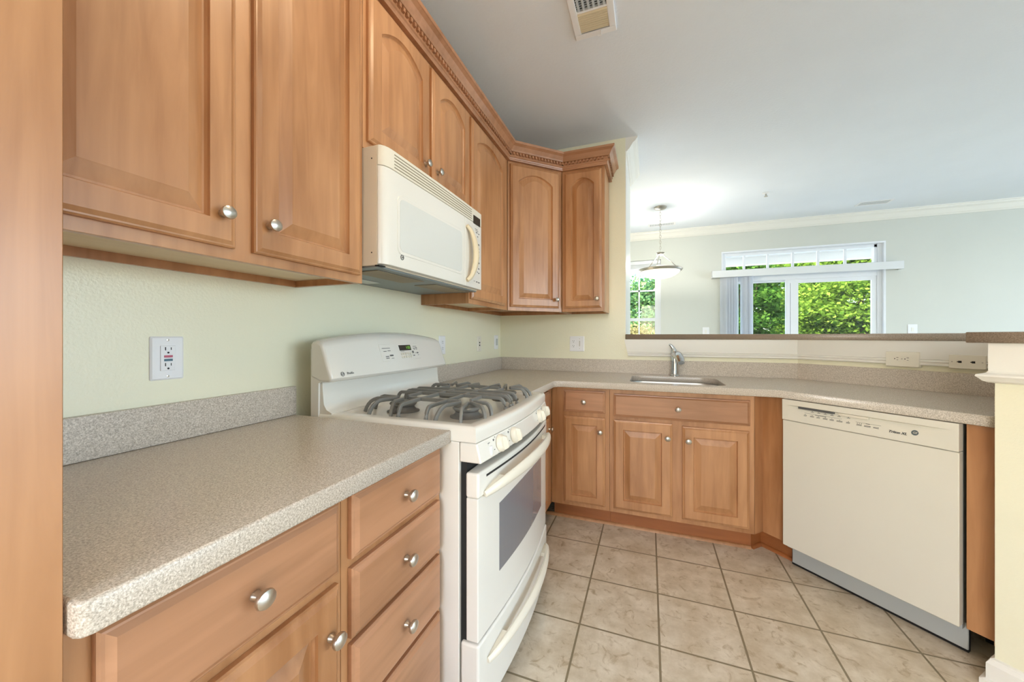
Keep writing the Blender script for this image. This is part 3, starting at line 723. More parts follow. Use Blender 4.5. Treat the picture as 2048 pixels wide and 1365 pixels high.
# oven door
DZ0, DZ1, DYF = 0.291, 0.792, -0.060
od = bowed(0.004, RW - 0.004, -0.021, DYF, BOW, DZ0, 0.716, xa=0, xb=RW).build('oven_door', BISQUE, rg, 0.004)
bowed(0.0, RW, -0.021, DYF - 0.004, BOW, 0.7165, DZ1, xa=0, xb=RW).build('top_rail', BISQUE, od, 0.008, 3)
def wrap_panel(name, mat, parent, x0, x1, z0f, z1f, yf, th, n=16, dep=0.002):
    ls = []
    for k in range(n + 1):
        u = k / n; x = x0 + (x1 - x0) * u; y = fy(x, yf)
        ls.append([(x, y + dep, z0f(u)), (x, y - th, z0f(u)), (x, y - th, z1f(u)), (x, y + dep, z1f(u))])
    mb = MB(); mb.loops(ls); return mb.build(name, mat, parent)
wrap_panel('oven_window', OVENGLASS, od, 0.135, 0.625, lambda u: 0.432, lambda u: 0.652 + 0.012 * math.sin(PI * u), DYF, 0.0010)
wrap_panel('vent_slot', BLACK, od, 0.045, RW - 0.045, lambda u: 0.770, lambda u: 0.777, DYF - 0.004, 0.0006)
def handle(name, parent, x0, x1, zc, yf, out, hz, drop, n=22):
    pts = []; rx = []; rz = []
    for k in range(n + 1):
        u = k / n; x = x0 + (x1 - x0) * u; e = math.sin(PI * u) ** 0.55
        pts.append((x, fy(x, yf) - 0.004 - out * e, zc - drop * (1 - e)))
        rx.append(0.006 + 0.007 * e); rz.append(0.010 + hz * e)
    mb = MB().tube(pts, rx, 12, rz)
    for xa, xb in ((x0 + 0.012, x0 + 0.10), (x1 - 0.10, x1 - 0.012)):
        ua = fy((xa + xb) / 2, yf)
        ls = []
        for k in range(7):
            x = xa + (xb - xa) * k / 6; u = (x - x0) / (x1 - x0); e = math.sin(PI * u) ** 0.55
            y1 = fy(x, yf) - 0.004 - out * e; zz = zc - drop * (1 - e)
            ls.append([(x, fy(x, yf) + 0.001, zz - 0.006 - hz * 0.6 * e), (x, y1, zz - 0.006 - hz * 0.6 * e), (x, y1, zz + 0.004 + hz * 0.4 * e), (x, fy(x, yf) + 0.001, zz + 0.004 + hz * 0.4 * e)])
        mb.loops(ls)
    return mb.build(name, BISQUE_P, parent, smooth=True)
handle('handle', od, 0.030, RW - 0.030, 0.752, DYF - 0.004, 0.042, 0.012, 0.030)
dr = bowed(0.0, RW, -0.004, -0.064, BOW, 0.062, 0.286).build('storage_drawer', BISQUE, rg, 0.008, 3)
handle('handle', dr, 0.050, RW - 0.050, 0.232, -0.064, 0.034, 0.010, 0.022)
for x in (0.05, 0.71):
    for y in (0.06, 0.53): MB().lathe([(0.015, 0), (0.015, 0.03)], 'z', 12, (x, y, 0)).build('foot', BLACK, rg)

# ------------------------------------------------------------------ microwave
mw = thing('microwave', 'bisque over-the-range microwave mounted under the short wall cabinet', 'microwave', (-0.846, 0.9865, 0), WA)
MWW = 0.758
box('case', BISQUE_P, mw, 0.0, MWW, 0.0, 0.357, 1.432, 1.832, 0.002)
for z in (1.790, 1.475): MB().lathe([(0.0025, 0.0), (0.0025, -0.0006)], 'x', 10, (0.0, 0.022, z)).build('screw', INK_D, mw)
def mwf(x):  # bulged front
    e = min(1.0, min(x, MWW + 0.03 - x) / 0.045); e = max(0.0, e)
    return -0.003 - 0.023 * math.sqrt(max(0.0, 1 - (1 - e) ** 2)) - 0.004 * math.sin(PI * x / MWW)
def mwslab(x0, x1, z0, z1, off=0.0, back=0.0, n=24):
    ls = []
    for k in range(n + 1):
        u = k / n; x = x0 + (x1 - x0) * (u ** 1.6 if x0 == 0 else u); y = mwf(x) - off
        ls.append([(x, back, z0), (x, y, z0), (x, y, z1), (x, back, z1)])
    mb = MB(); mb.loops(ls); return mb
gr = mwslab(0.0, MWW, 1.7655, 1.832, 0.0, -0.0005).build('top_grille', BISQUE_P, mw, 0.003)
mb = MB()
for k in range(5):
    z = 1.7735 + k * 0.0108
    for j in range(16):
        x0 = 0.055 + j * (0.585 / 16); x1 = x0 + 0.585 / 16
        ls = []
        for x in (x0, x1): ls.append([(x, mwf(x) + 0.002, z), (x, mwf(x) - 0.0006, z), (x, mwf(x) - 0.0006, z + 0.0038), (x, mwf(x) + 0.002, z + 0.0038)])
        mb.loops(ls)
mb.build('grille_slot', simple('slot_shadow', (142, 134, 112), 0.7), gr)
md = mwslab(0.0, 0.566, 1.436, 1.7635, 0.0, -0.0005).build('door', BISQUE, mw, 0.004)
def mw_round(name, mat, parent, x0, x1, z0, z1, r_, off, back=0.002):
    pts = round_rect(x0, x1, z0, z1, r_, 5)
    ls = [[(x, mwf(x) + back, z) for x, z in pts], [(x, mwf(x) - off, z) for x, z in pts]]
    mb = MB(); mb.loops(ls); return mb.build(name, mat, parent)
fr_ = mw_round('window_frame', BISQUE, md, 0.070, 0.545, 1.482, 1.690, 0.024, 0.0022)
fr_.modifiers.new('b', 'BEVEL').width = 0.0015
mw_round('window', MWGLASS, md, 0.082, 0.533, 1.494, 1.678, 0.020, 0.0028)
cpn = mwslab(0.568, MWW, 1.436, 1.7635, 0.0, -0.0005).build('control_panel', BISQUE, mw, 0.003)
mw_round('display', DARKGLASS, cpn, 0.658, 0.738, 1.758 - 0.0, 1.800, 0.002, 0.0012)
# crescent handle
hl = []
for k in range(17):
    u = k / 16; z = 1.462 + 0.262 * u; e = math.sin(PI * u) ** 0.6
    xo = 0.580 + 0.052 * e; y = mwf(0.60)
    hl.append((xo, y - 0.006 - 0.022 * e, z))
MB().tube(hl, [0.010 + 0.011 * math.sin(PI * k / 16) for k in range(17)], 10, [0.007 + 0.007 * math.sin(PI * k / 16) for k in range(17)], upv=(0, 1, 0)).build('handle', TANP, md, smooth=True)
mk = MB()
for (x, z, w, h) in ((0.676, 1.735, 0.030, 0.002), (0.684, 1.728, 0.030, 0.0016), (0.688, 1.718, 0.016, 0.004), (0.716, 1.716, 0.012, 0.004), (0.702, 1.700, 0.012, 0.004), (0.715, 1.660, 0.012, 0.007), (0.700, 1.648, 0.010, 0.003), (0.715, 1.642, 0.014, 0.003), (0.702, 1.632, 0.010, 0.004),
                     (0.717, 1.626, 0.012, 0.004), (0.703, 1.612, 0.010, 0.003), (0.715, 1.596, 0.012, 0.006), (0.716, 1.566, 0.013, 0.008), (0.698, 1.545, 0.010, 0.003), (0.715, 1.538, 0.013, 0.005), (0.702, 1.520, 0.008, 0.004), (0.718, 1.516, 0.010, 0.005), (0.664, 1.470, 0.012, 0.002), (0.690, 1.468, 0.016, 0.005), (0.714, 1.467, 0.018, 0.005)):
    mk.box(x, x + w, mwf(x + w / 2) - 0.0010, mwf(x + w / 2) + 0.002, z, z + h)
mk.build('button_print', INK, cpn)
monogram(md, (0.096, mwf(0.096) - 0.0006, 1.474), (PI / 2, 0, 0), 0.0095, INK_D, INK_D, True)
un = box('underside', GALV, mw, 0.004, MWW - 0.004, 0.004, 0.354, 1.4265, 1.4315)
box('grease_filter', simple('filter_mesh', (150, 140, 120), 0.6, var=0.15), un, 0.050, 0.330, 0.040, 0.150, 1.4235, 1.4258)
box('grease_filter', bpy.data.materials['filter_mesh'], un, 0.420, 0.700, 0.040, 0.150, 1.4235, 1.4258)
box('light_cover', simple('light_lens', (190, 196, 196), 0.3), un, 0.14, 0.30, 0.24, 0.31, 1.4235, 1.4258)
box('hinge_clip', BLACK, mw, -0.001, 0.030, -0.010, 0.008, 1.4285, 1.4325)

# ------------------------------------------------------------------ dishwasher
dw = thing('dishwasher', 'bisque built-in dishwasher angled under the countertop', 'dishwasher', dia(0.0165, 0.0) + (0,), R45)
DW = 0.600
box('tub', GREY_TOE, dw, 0.003, DW - 0.003, 0.040, 0.58, 0.10, 0.868)
dd = box('door', BISQUE_DW, dw, 0.0, DW, 0.0, 0.039, 0.121, 0.765, 0.004, 3)
cpn = MB()
# control panel with a sloping hollow
F = -0.004
def add_frame(mb):
    o = [(0.0, 0.768), (DW, 0.768), (DW, 0.872), (0.0, 0.872)]
    i = [(0.026, 0.7745), (DW - 0.026, 0.7745), (DW - 0.020, 0.846), (0.020, 0.846)]
    back = [(x, 0.038, z) for x, z in o]; front = [(x, F, z) for x, z in o]; inn = [(x, F, z) for x, z in i]
    deep = [(0.034, F + 0.0006, 0.7755), (DW - 0.056, F + 0.0006, 0.7755), (DW - 0.090, F + 0.022, 0.840), (0.075, F + 0.022, 0.840)]
    mb.loops([back, front, inn, deep])
add_frame(cpn)
cpan = cpn.build('control_panel', BISQUE_DW, dw, 0.0015, 2)
def dwp(x, z, off=0.0006):
    k = (z - 0.7755) / (0.840 - 0.7755); return (x, F + 0.0006 + k * 0.0214 - off, z)
DR = (PI / 2 - math.atan2(0.0214, 0.0645), 0, 0)
box('vent_slot', INK, cpan, 0.070, 0.215, F + 0.008, F + 0.0215, 0.833, 0.8435)
la = box('latch', BISQUE_P, cpan, 0.235, 0.340, F + 0.004, F + 0.021, 0.832, 0.8435, 0.002)
mk = MB()
def dmark(x, z, w, h):
    a = [dwp(px, pz, 0.0006) for px, pz in ((x, z), (x + w, z), (x + w, z + h), (x, z + h))]
    b = [dwp(px, pz, -0.0006) for px, pz in ((x, z), (x + w, z), (x + w, z + h), (x, z + h))]
    mk.loops([b, a])
for k in range(5):
    x = 0.120 + k * 0.0265; dmark(x, 0.8235, 0.013, 0.0016); dmark(x + 0.005, 0.827, 0.003, 0.002)
dmark(0.262, 0.8235, 0.012, 0.0016); dmark(0.266, 0.827, 0.003, 0.002)
dmark(0.095, 0.8155, 0.150, 0.0008); dmark(0.140, 0.8125, 0.045, 0.0016)
for k, w in enumerate((0.012, 0.016, 0.014, 0.018, 0.016, 0.022)):
    x = 0.094 + k * 0.0265; dmark(x, 0.805, w, 0.0016); dmark(x, 0.8015, w, 0.0016); dmark(x + w / 2 - 0.0015, 0.8085, 0.003, 0.002)
dmark(0.262, 0.805, 0.014, 0.0016); dmark(0.262, 0.8015, 0.013, 0.0016); dmark(0.268, 0.8085, 0.003, 0.002)
dmark(0.295, 0.8135, 0.085, 0.0008); dmark(0.330, 0.8115, 0.014, 0.0014)
for x in (0.300, 0.307, 0.314): dmark(x, 0.8085, 0.003, 0.002)
for x, w in ((0.299, 0.018), (0.325, 0.022), (0.356, 0.018)): dmark(x, 0.804, w, 0.0016); dmark(x, 0.8005, w, 0.0016)
mk.build('panel_print', INK_D, cpan)
rb = thing_part()
text('Triton XL', 0.0135, INK_D, cpan, dwp(0.432, 0.7995, 0.0008), DR, 'lettering', 0.0004, 0.3)
monogram(cpan, dwp(0.482, 0.810, 0.0008), DR, 0.0105, simple('badge_grey', (84, 96, 100), 0.4), BISQUE_P)
box('toe_panel', GREY_TOE, dw, 0.012, 0.606, 0.062, 0.072, 0.018, 0.118, 0.003)
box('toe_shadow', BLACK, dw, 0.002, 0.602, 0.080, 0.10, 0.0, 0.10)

# ------------------------------------------------------------------ wall plates
def plate(name, label, cat, loc, rot, w, h, mat=WHITE_P, th=0.006):
    t = thing(name, label, cat, loc, rot)
    p = MB().loops([[(x, 0.0, z) for x, z in round_rect(-w / 2, w / 2, -h / 2, h / 2, 0.004, 3)], [(x, -th * 0.5, z) for x, z in round_rect(-w / 2, w / 2, -h / 2, h / 2, 0.004, 3)], [(x, -th, z) for x, z in round_rect(-w / 2 + 0.004, w / 2 - 0.004, -h / 2 + 0.004, h / 2 - 0.004, 0.003, 3)]]).build('cover_plate', mat, t)
    return t, p
def slots(t, cx, cz, horiz=False, th=0.006, face=True, mat=WHITE_P, grow=1.0):
    def rot(dx, dz): return (cx + dz, cz - dx) if horiz else (cx + dx, cz + dz)
    if face:
        pts = []
        for k in range(24):
            a = 2 * PI * k / 24; dx = 0.0165 * math.cos(a); dz = max(-0.0125, min(0.0125, 0.0165 * math.sin(a)))
            pts.append(rot(dx, dz))
        f = MB().loops([[(x, -th + 0.001, z) for x, z in pts], [(x, -th - 0.0016, z) for x, z in pts]]).build('receptacle', mat, t, 0.0006, 1)
        th = th + 0.0016
    else: f = t
    mb = MB()
    for dx, dz, w, h in ((-0.0062, 0.003, 0.0022, 0.0085), (0.0062, 0.003, 0.0018, 0.0070)):
        a = rot(dx, dz)
        ww, hh = (h, w) if horiz else (w, h)
        mb.box(a[0] - ww / 2, a[0] + ww / 2, -th - 0.0003, -th + 0.001, a[1] - hh / 2, a[1] + hh / 2)
    a = rot(0, -0.0075); mb.lathe([(0.0025, 0.001), (0.0025, -0.0003)], 'y', 12, (a[0], -th, a[1]))
    mb.build('socket_slot', BLACK, f)
def screw(t, x, z, th=0.006): MB().lathe([(0.003, 0.0), (0.003, -0.0008), (0.001, -0.0012)], 'y', 12, (x, -th, z)).build('screw', NICKEL, t)
t, p = plate('outlet', 'white rectangular outlet with red and teal buttons above the left backsplash', 'outlet', (XA, 0.596, 1.137), WA, 0.073, 0.115)
fc = box('receptacle', WHITE_P, t, -0.0165, 0.0165, -0.0085, -0.005, -0.033, 0.033, 0.0012)
slots(fc, 0, 0.022, face=False, th=0.0085); slots(fc, 0, -0.020, face=False, th=0.0085)
box('reset_button', RED, fc, -0.009, 0.009, -0.0100, -0.0085, 0.0015, 0.0075); box('test_button', TEAL, fc, -0.009, 0.009, -0.0100, -0.0085, -0.0080, -0.0020)
screw(t, 0, 0.048); screw(t, 0, -0.048)
t, p = plate('outlet', 'white outlet half hidden behind the right end of the stove backguard', 'outlet', (XA, 1.985, 1.140), WA, 0.072, 0.115)
slots(t, 0, 0.019); slots(t, 0, -0.019)
t, p = plate('phone_jack', 'off-white wall jack plate with two round ports on the left wall', 'wall plate', (XA, 2.515, 1.137), WA, 0.070, 0.114, IVORY_P)
MB().lathe([(0.006, 0), (0.006, -0.003), (0.001, -0.003)], 'y', 14, (0, -0.006, 0.010)).lathe([(0.006, 0), (0.006, -0.003), (0.001, -0.003)], 'y', 14, (0, -0.006, -0.010)).build('jack_port', INK_D, t)
screw(t, 0, 0.042); screw(t, 0, -0.042)
t, p = plate('light_switch', 'white switch plate on the left wall next to the corner', 'switch', (XA, 2.845, 1.145), WA, 0.075, 0.116)
box('rocker', simple('rocker_grey', (190, 196, 194), 0.4), t, -0.012, 0.020, -0.009, -0.005, -0.026, 0.030, 0.001)
t, p = plate('outlet', 'white square double plate with outlet and jack on the yellow sink wall', 'outlet', (-0.541, YB, 1.135), 0.0, 0.116, 0.122)
slots(t, -0.026, 0.021); slots(t, -0.026, -0.017)
box('jack_insert', simple('insert_grey', (196, 194, 188), 0.5), t, 0.018, 0.026, -0.0075, -0.005, -0.020, 0.024)
screw(t, 0.022, 0.040); screw(t, 0.022, -0.038)
WPL = 0.675
t, p = plate('outlet', 'ivory horizontal double outlet under the bar ledge above the dishwasher', 'outlet', dia(0.243, WPL) + (1.072,), R45, 0.136, 0.084, IVORY_P, 0.026)
slots(t, -0.020, 0.002, True, 0.026, mat=IVORY_P); slots(t, 0.020, 0.002, True, 0.026, mat=IVORY_P); screw(t, 0, 0.002, 0.026)
t, p = plate('phone_jack', 'ivory horizontal phone plate with two jacks under the bar ledge near the half wall end', 'wall plate', dia(0.468, WPL) + (1.071,), R45, 0.122, 0.070, IVORY_P, 0.026)
mb = MB()
for x in (-0.022, 0.020): mb.box(x - 0.005, x + 0.006, -0.0266, -0.024, -0.005, 0.005).box(x - 0.009, x - 0.005, -0.0266, -0.024, -0.0022, 0.0022)
mb.build('jack_port', BLACK, t); screw(t, -0.047, 0, 0.026); screw(t, 0.048, 0, 0.026)
t, p = plate('wall_switch', 'small white switch plate on the far wall between window and sliding door', 'switch', (0.747, YF, 1.262), 0.0, 0.085, 0.118)
box('rocker', TRIM, t, -0.012, 0.012, -0.009, -0.005, -0.024, 0.024, 0.001)
t, p = plate('wall_switch', 'small white switch plate on the far wall right of the sliding door', 'switch', (2.95, YF, 1.275), 0.0, 0.090, 0.125)
box('rocker', TRIM, t, -0.012, 0.012, -0.009, -0.005, -0.024, 0.024, 0.001)

# ------------------------------------------------------------------ far window (two-sash) and sliding door
def frame(mb, x0, x1, z0, z1, w, y0, y1):
    mb.box(x0, x1, y0, y1, z1 - w, z1).box(x0, x1, y0, y1, z0, z0 + w).box(x0, x0 + w, y0, y1, z0 + w, z1 - w).box(x1 - w, x1, y0, y1, z0 + w, z1 - w)
w1 = struct(frame_obj := bpy.data.objects.new('window_1', None)); COL.objects.link(w1); w1.location = (0, YF, 0)
mb = MB(); frame(mb, WX0, WX1, WZ0, WZ1, 0.040, 0.055, 0.125); mb.build('window_frame', VINYL, w1)
mb = MB(); frame(mb, WX0 + 0.04, WX1 - 0.04, 1.425, WZ1 - 0.04, 0.040, 0.085, 0.115)
xs_ = (-0.475, -0.140)
for x in xs_: mb.box(x - 0.011, x + 0.011, 0.092, 0.108, 1.46, WZ1 - 0.08)
mb.box(WX0 + 0.08, WX1 - 0.08, 0.092, 0.108, 1.868, 1.890)
mb.build('upper_sash', VINYL, w1)
mb = MB(); frame(mb, WX0 + 0.04, WX1 - 0.04, WZ0 + 0.04, 1.468, 0.042, 0.058, 0.084)
for x in xs_: mb.box(x - 0.011, x + 0.011, 0.064, 0.078, WZ0 + 0.08, 1.43)
mb.box(WX0 + 0.08, WX1 - 0.08, 0.064, 0.078, 1.075, 1.097)
mb.build('lower_sash', VINYL, w1)
box('pane', PANE, w1, WX0 + 0.08, WX1 - 0.08, 0.098, 0.102, 1.465, WZ1 - 0.08); box('pane', PANE, w1, WX0 + 0.08, WX1 - 0.08, 0.069, 0.073, WZ0 + 0.08, 1.428)
box('sill', TRIM, w1, WX0 - 0.03, WX1 + 0.03, -0.03, 0.056, WZ0 - 0.025, WZ0)
t = thing('window_blind', 'raised white window blind stacked at the top of the left far window', 'blind', (0, YF + 0.02, 0))
box('head_rail', VALANCE, t, WX0 + 0.012, WX1 - 0.012, -0.015, 0.03, 2.262, 2.315, 0.002)
mb = MB()
for k in range(8): mb.box(WX0 + 0.016, WX1 - 0.016, -0.010, 0.018, 2.202 + k * 0.0074, 2.2072 + k * 0.0074)
mb.build('slats', VALANCE, t)

d1 = struct(bpy.data.objects.new('door_1', None)); COL.objects.link(d1); d1.location = (0, YF, 0)
mb = MB(); mb.box(SX0, SX0 + 0.06, 0.035, 0.135, 0, SZ1).box(SX1 - 0.062, SX1, 0.035, 0.135, 0, SZ1).box(SX0 + 0.06, SX1 - 0.062, 0.035, 0.135, 1.945, 2.085).box(SX0 + 0.06, SX1 - 0.062, 0.035, 0.135, 0, 0.05)
mb.build('door_frame', VINYL, d1, 0.003)
mb = MB(); frame(mb, 1.70, SX1 - 0.062, 0.05, 1.945, 0.048, 0.045, 0.080); mb.box(1.752, 1.838, 0.045, 0.080, 0.09, 1.90); mb.build('sliding_panel', VINYL, d1, 0.002)
mb = MB(); frame(mb, SX0 + 0.06, 1.765, 0.05, 1.945, 0.022, 0.090, 0.125); mb.build('fixed_panel', VINYL, d1, 0.002)
box('pane', PANE, d1, 1.838, SX1 - 0.11, 0.061, 0.065, 0.095, 1.90); box('pane', PANE, d1, SX0 + 0.08, 1.745, 0.105, 0.109, 0.07, 1.925)
MB().box(SX0 + 0.08, 1.745, 0.128, 0.1285, 0.07, 1.925).build('insect_screen', SCREEN, d1)
mb = MB(); frame(mb, 1.155, 1.275, 0.06, 1.94, 0.018, 0.126, 0.134); mb.build('screen_frame', VINYL, d1)
w2 = struct(bpy.data.objects.new('window_2', None)); COL.objects.link(w2); w2.location = (0, YF, 0)
mb = MB(); frame(mb, SX0 + 0.001, SX1 - 0.063, 2.0855, SZ1 - 0.001, 0.026, 0.04, 0.10); mb.box(SX0 + 0.06, SX1 - 0.062, 0.04, 0.10, 2.30, SZ1 - 0.026)
for x in (1.224, 1.500, 1.780, 2.052, 2.331): mb.box(x - 0.013, x + 0.013, 0.05, 0.075, 2.10, 2.31)
mb.build('window_frame', VINYL, w2); box('pane', PANE, w2, SX0 + 0.03, SX1 - 0.09, 0.061, 0.064, 2.11, 2.335)
mb = MB(); mb.box(SX0 - 0.002, SX1 + 0.002, -0.004, 0.034, SZ1 - 0.018, SZ1 + 0.002).box(SX0 - 0.002, SX0 + 0.014, -0.004, 0.034, 0, SZ1 - 0.018).box(SX1 - 0.014, SX1 + 0.002, -0.004, 0.034, 0, SZ1 - 0.018)
struct(mb.build('trim_8', VINYL, None, loc=(0, YF, 0)))
vb = thing('vertical_blind', 'vertical blind with white valance across the sliding door, vanes drawn to the left', 'blind', (0, YF, 0))
MB().box(0.815, 2.825, -0.105, -0.095, 1.997, 2.090).box(0.815, 0.822, -0.095, -0.001, 1.997, 2.090).box(2.818, 2.825, -0.095, -0.001, 1.997, 2.090).box(0.822, 2.818, -0.095, -0.001, 2.083, 2.090).build('valance', VALANCE, vb, 0.002)
box('head_rail', VINYL, vb, 0.86, 2.78, -0.070, -0.035, 2.03, 2.075)
vx = [0.955 + 0.0135 * k for k in range(11)] + [1.195 + 0.014 * k for k in range(6)]
vme = None
for k, x in enumerate(vx):
    if vme is None:
        ls = []
        for j in range(5):
            u = j / 4 - 0.5; ls.append([(0.0006 + 0.004 * (1 - 4 * u * u), u * 0.086, 0.03), (-0.0006 + 0.004 * (1 - 4 * u * u), u * 0.086, 0.03), (-0.0006 + 0.004 * (1 - 4 * u * u), u * 0.086, 2.028), (0.0006 + 0.004 * (1 - 4 * u * u), u * 0.086, 2.028)])
        mb = MB(); mb.loops(ls); o = mb.build('vane', BLIND, vb, smooth=True); vme = o.data
    else:
        o = bpy.data.objects.new('vane', vme); COL.objects.link(o); o.parent = vb
    o.location = (x, -0.052, 0); o.rotation_euler = (0, 0, R(random.uniform(48, 62)))

# ------------------------------------------------------------------ ceiling fittings
vt = thing('ceiling_vent', 'large white ceiling vent with tan louvres above the stove', 'vent', (-0.25, 1.68, CZ))
def ring(x0, x1, y0, y1, w, z0, z1): 
    mb = MB(); mb.box(x0, x1, y0, y0 + w, z0, z1).box(x0, x1, y1 - w, y1, z0, z1).box(x0, x0 + w, y0 + w, y1 - w, z0, z1).box(x1 - w, x1, y0 + w, y1 - w, z0, z1); return mb
ring(-0.100, 0.100, -0.205, 0.205, 0.032, -0.010, -0.0005).build('vent_frame', WHITE_P, vt, 0.003)
box('duct_dark', BLACK, vt, -0.068, 0.068, -0.173, 0.173, -0.0015, -0.0004)
mb = MB()
for k in range(9):
    y = 0.052 + k * 0.0125
    mb.add([(-0.068, y, -0.003), (0.068, y, -0.003), (0.068, y + 0.0082, -0.0095), (-0.068, y + 0.0082, -0.0095), (-0.068, y, -0.0018), (0.068, y, -0.0018), (0.068, y + 0.0082, -0.0083), (-0.068, y + 0.0082, -0.0083)], [(0, 1, 2, 3), (7, 6, 5, 4), (0, 4, 5, 1), (2, 6, 7, 3)])
for k in range(9): mb.box(-0.068, 0.068, 0.0585 + k * 0.0125, 0.0612 + k * 0.0125, -0.0115, -0.0090)
mb.build('louvre', TAN, vt)
mb = MB()
for k in range(6): mb.box(-0.062 + k * 0.023, -0.052 + k * 0.023, -0.173, 0.042, -0.008, -0.0025)
for k in range(17): mb.box(-0.068, 0.068, -0.168 + k * 0.0125, -0.1665 + k * 0.0125, -0.0075, -0.002)
mb.build('grille', simple('grille_grey', (188, 196, 202), 0.5), vt)
box('divider', WHITE_P, vt, -0.068, 0.068, 0.041, 0.050, -0.0095, -0.001)
MB().box(0.026, 0.030, 0.176, 0.186, -0.030, -0.010).box(0.012, 0.030, 0.180, 0.184, -0.032, -0.028).build('lever', WHITE_P, vt)
def slim_vent(label, x, y, w, d):
    v = thing('ceiling_vent', label, 'vent', (x, y, CZ))
    ring(-w / 2, w / 2, -d / 2, d / 2, 0.016, -0.006, -0.0005).build('vent_frame', WHITE_P, v)
    box('duct_dark', simple('vent_grey', (168, 176, 180), 0.6), v, -w / 2 + 0.016, w / 2 - 0.016, -d / 2 + 0.016, d / 2 - 0.016, -0.0015, -0.0004)
    mb = MB()
    for k in range(int(w / 0.02)): mb.box(-w / 2 + 0.018 + k * 0.02, -w / 2 + 0.026 + k * 0.02, -d / 2 + 0.016, d / 2 - 0.016, -0.005, -0.0016)
    mb.build('louvre', WHITE_P, v)
slim_vent('small white ceiling vent behind the pendant chain', 0.16, 5.40, 0.34, 0.13)
slim_vent('small white ceiling vent near the far wall above the sliding door', 2.40, 5.36, 0.30, 0.14)
sp = thing('sprinkler_head', 'small white sprinkler head in the dining ceiling', 'sprinkler', (1.165, 4.602, CZ))
MB().lathe([(0.036, -0.0005), (0.036, -0.004), (0.022, -0.008), (0.012, -0.012), (0.001, -0.012)], 'z', 20).build('escutcheon', WHITE_P, sp, smooth=True)
MB().lathe([(0.008, -0.012), (0.008, -0.034), (0.018, -0.036), (0.018, -0.039), (0.001, -0.039)], 'z', 14).build('nozzle', NICKEL, sp)
# flush lamp of the kitchen, above the top of the view
def flush_lamp(label, x, y):
    fl = thing('ceiling_lamp', label, 'lamp', (x, y, CZ))
    MB().lathe([(0.17, -0.0005), (0.17, -0.022), (0.155, -0.026), (0.001, -0.026)], 'z', 32).build('lamp_base', WHITE_P, fl)
    MB().lathe([(0.150, -0.026), (0.148, -0.050), (0.125, -0.078), (0.08, -0.095), (0.001, -0.102)], 'z', 32).build('glass_dome', DOME, fl, smooth=True)
flush_lamp('round flush kitchen ceiling lamp with lit glass dome, over the stove aisle', -0.22, 0.88)
flush_lamp('added round flush ceiling lamp with lit glass dome, unseen fill light farther from the stove', 0.42, -0.45)  # second lamp added out of view for more light from above
# pendant
PX, PY = 0.125, 4.68
pd = thing('pendant_lamp', 'pendant lamp with white glass bowl hanging on a chain in the dining area', 'lamp', (PX, PY, CZ))
MB().lathe([(0.072, -0.0005), (0.072, -0.008), (0.060, -0.020), (0.03, -0.028), (0.008, -0.034), (0.001, -0.034)], 'z', 24).build('canopy', NICKEL, pd, smooth=True)
mb = MB()
nl = 15; zt, zb_ = -0.030, -0.530
for k in range(nl):
    zc = zt + (zb_ - zt) * (k + 0.5) / nl; hh = (zt - zb_) / nl * 0.62
    pts = []
    for j in range(12):
        a = 2 * PI * j / 12; r_ = 0.0095 * math.cos(a)
        pts.append((r_ if k % 2 else 0.0, 0.0 if k % 2 else r_, zc + hh * math.sin(a)))
    mb.tube(pts, 0.0022, 5, cyclic=True)
mb.build('chain', NICKEL, pd, smooth=True)
MB().lathe([(0.001, -0.525), (0.012, -0.527), (0.045, -0.534), (0.048, -0.540), (0.030, -0.552), (0.034, -0.558), (0.046, -0.564), (0.020, -0.576), (0.001, -0.578)], 'z', 24).build('hub', NICKEL, pd, smooth=True)
for k in range(3):
    a = R(18 + 120 * k)
    MB().tube([(0.035 * math.cos(a), 0.035 * math.sin(a), -0.566), (0.215 * math.cos(a), 0.215 * math.sin(a), -0.722), (0.236 * math.cos(a), 0.236 * math.sin(a), -0.735)], 0.0045, 8).build('rod', NICKEL, pd, smooth=True)
MB().lathe([(0.222, -0.728), (0.242, -0.732), (0.246, -0.738), (0.238, -0.750), (0.224, -0.762), (0.216, -0.760), (0.226, -0.748), (0.222, -0.728)], 'z', 40).build('rim', NICKEL, pd, smooth=True)
MB().lathe([(0.222, -0.752), (0.205, -0.778), (0.170, -0.806), (0.12, -0.830), (0.06, -0.844), (0.001, -0.848), (0.001, -0.844), (0.06, -0.840), (0.12, -0.826), (0.17, -0.801), (0.215, -0.760)], 'z', 40).build('glass_bowl', BOWL, pd, smooth=True)

pb = lamp('pendant_bulb', 'POINT', (0, 0, -0.70), (0, 0, 0), 28.0, (1.0, 0.93, 0.82), shadow_soft_size=0.05); pb.parent = pd
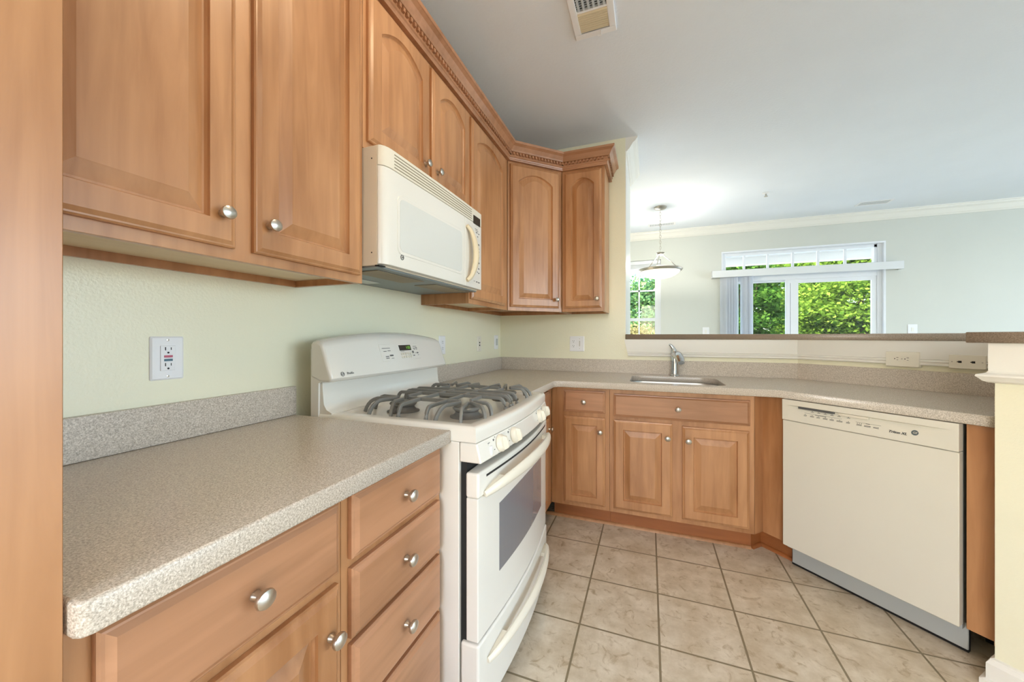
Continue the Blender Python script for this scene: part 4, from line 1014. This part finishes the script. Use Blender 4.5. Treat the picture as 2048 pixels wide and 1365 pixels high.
# ------------------------------------------------------------------ outdoors
struct(box('ground', BOUNCE_GROUND, None, -30, 40, YF + 1.7, 60, -3.2, -3.0))
struct(box('balcony_floor', CONC, None, -0.6, 3.6, YF + 0.15, YF + 1.70, -0.20, -0.03))
struct(MB().box(-0.6, 3.6, YF + 0.15, YF + 1.70, 2.56, 2.76).box(-0.6, 3.6, YF + 1.55, YF + 1.70, 2.43, 2.56).build('balcony_soffit', SOFFIT, None))
def tree(name, label, cat, x, y, z0, zc, rx, ry, rz, nleaf, size, mat, trunk=True, seed=1, group=None):
    rg_ = np.random.default_rng(seed)
    t = thing(name, label, cat, (x, y, z0), 0, group)
    ncl = 90
    d = rg_.normal(size=(ncl, 3)); d /= np.linalg.norm(d, axis=1)[:, None]; rad = rg_.uniform(0.35, 1.0, ncl) ** 0.6
    cl = d * rad[:, None] * np.array([rx, ry, rz]) + np.array([0, 0, zc - z0])
    idx = rg_.integers(0, ncl, nleaf)
    p = cl[idx] + rg_.normal(size=(nleaf, 3)) * np.array([0.34, 0.34, 0.20]) * min(rx, 1.8) / 1.8
    u = rg_.normal(size=(nleaf, 3)); u[:, 2] *= 0.6; u /= np.linalg.norm(u, axis=1)[:, None]
    w = np.cross(u, rg_.normal(size=(nleaf, 3))); w /= np.linalg.norm(w, axis=1)[:, None]
    s = size * rg_.uniform(0.6, 1.3, nleaf)[:, None]
    a = p - u * s; b = p + w * s * 0.62; c_ = p + u * s; e = p - w * s * 0.62
    V = np.stack([a, b, c_, e], 1).reshape(-1, 3)
    me = bpy.data.meshes.new('foliage'); me.from_pydata(V.tolist(), [], [(4 * i, 4 * i + 1, 4 * i + 2, 4 * i + 3) for i in range(nleaf)]); me.update(); me.materials.append(mat)
    o = bpy.data.objects.new('foliage', me); COL.objects.link(o); o.parent = t
    if trunk:
        H_ = zc - z0 + rz * 0.5
        MB().tube([(0, 0, 0), (0.05, 0.02, H_ * 0.35), (-0.04, 0.05, H_ * 0.7), (0.03, 0, H_)], [0.16, 0.13, 0.09, 0.03], 10).build('trunk', BARK, t, smooth=True)
        mb = MB()
        for k in range(10):
            q = cl[rg_.integers(0, ncl)]; hz = H_ * rg_.uniform(0.4, 0.8)
            mb.tube([(0, 0, hz), tuple(0.5 * q + np.array([0, 0, 0.5 * hz + 0.1])), tuple(q)], [0.05, 0.035, 0.012], 6)
        mb.build('branch', BARK, t, smooth=True)
    return t
tree('maple_tree', 'bright green maple tree outside the right pane of the sliding door', 'tree', 4.95, 11.6, -3.0, 1.7, 1.25, 1.3, 2.5, 42000, 0.05, LEAF_A, seed=3)
tree('broadleaf_tree', 'darker green tree outside the left pane of the sliding door', 'tree', 2.15, 10.6, -3.0, 1.5, 0.85, 1.0, 2.6, 36000, 0.05, LEAF_B, seed=5)
tree('garden_tree', 'blue-green tree outside the left far window', 'tree', -0.2, 14.6, -3.0, 1.6, 1.6, 1.2, 1.7, 16000, 0.065, LEAF_C, seed=8)
tree('hedge', 'tan dry hedge low outside the left far window', 'hedge', -0.4, 11.4, -3.0, 0.1, 1.1, 0.7, 1.5, 22000, 0.045, LEAF_D, trunk=False, seed=9)
tree('broadleaf_tree', 'tall yellow-green tree standing farthest back behind the maple', 'tree', 6.2, 17.5, -3.0, 2.6, 3.4, 2.0, 3.6, 30000, 0.09, LEAF_A, seed=13)

# repeats of one kind share a group
GROUPS = {'wall_cabinet': 'maple wall cabinets around the kitchen corner', 'base_cabinet': 'maple base cabinets under the worktops', 'outlet': 'electrical outlets on the kitchen walls',
          'ceiling_vent': 'white ceiling vents', 'ceiling_lamp': 'flush kitchen ceiling lamps', 'phone_jack': 'phone jack plates', 'wall_switch': 'switch plates on the far wall',
          'filler_panel': 'wooden panels beside the dishwasher', 'bar_ledge': 'brown bar ledge pieces', 'countertop': 'speckled grey countertops', 'broadleaf_tree': 'trees beyond the balcony'}
for o in list(SC.objects):
    if o.parent is None and o.get('label'):
        g = GROUPS.get(o.name.split('.')[0])
        if g: o['group'] = g
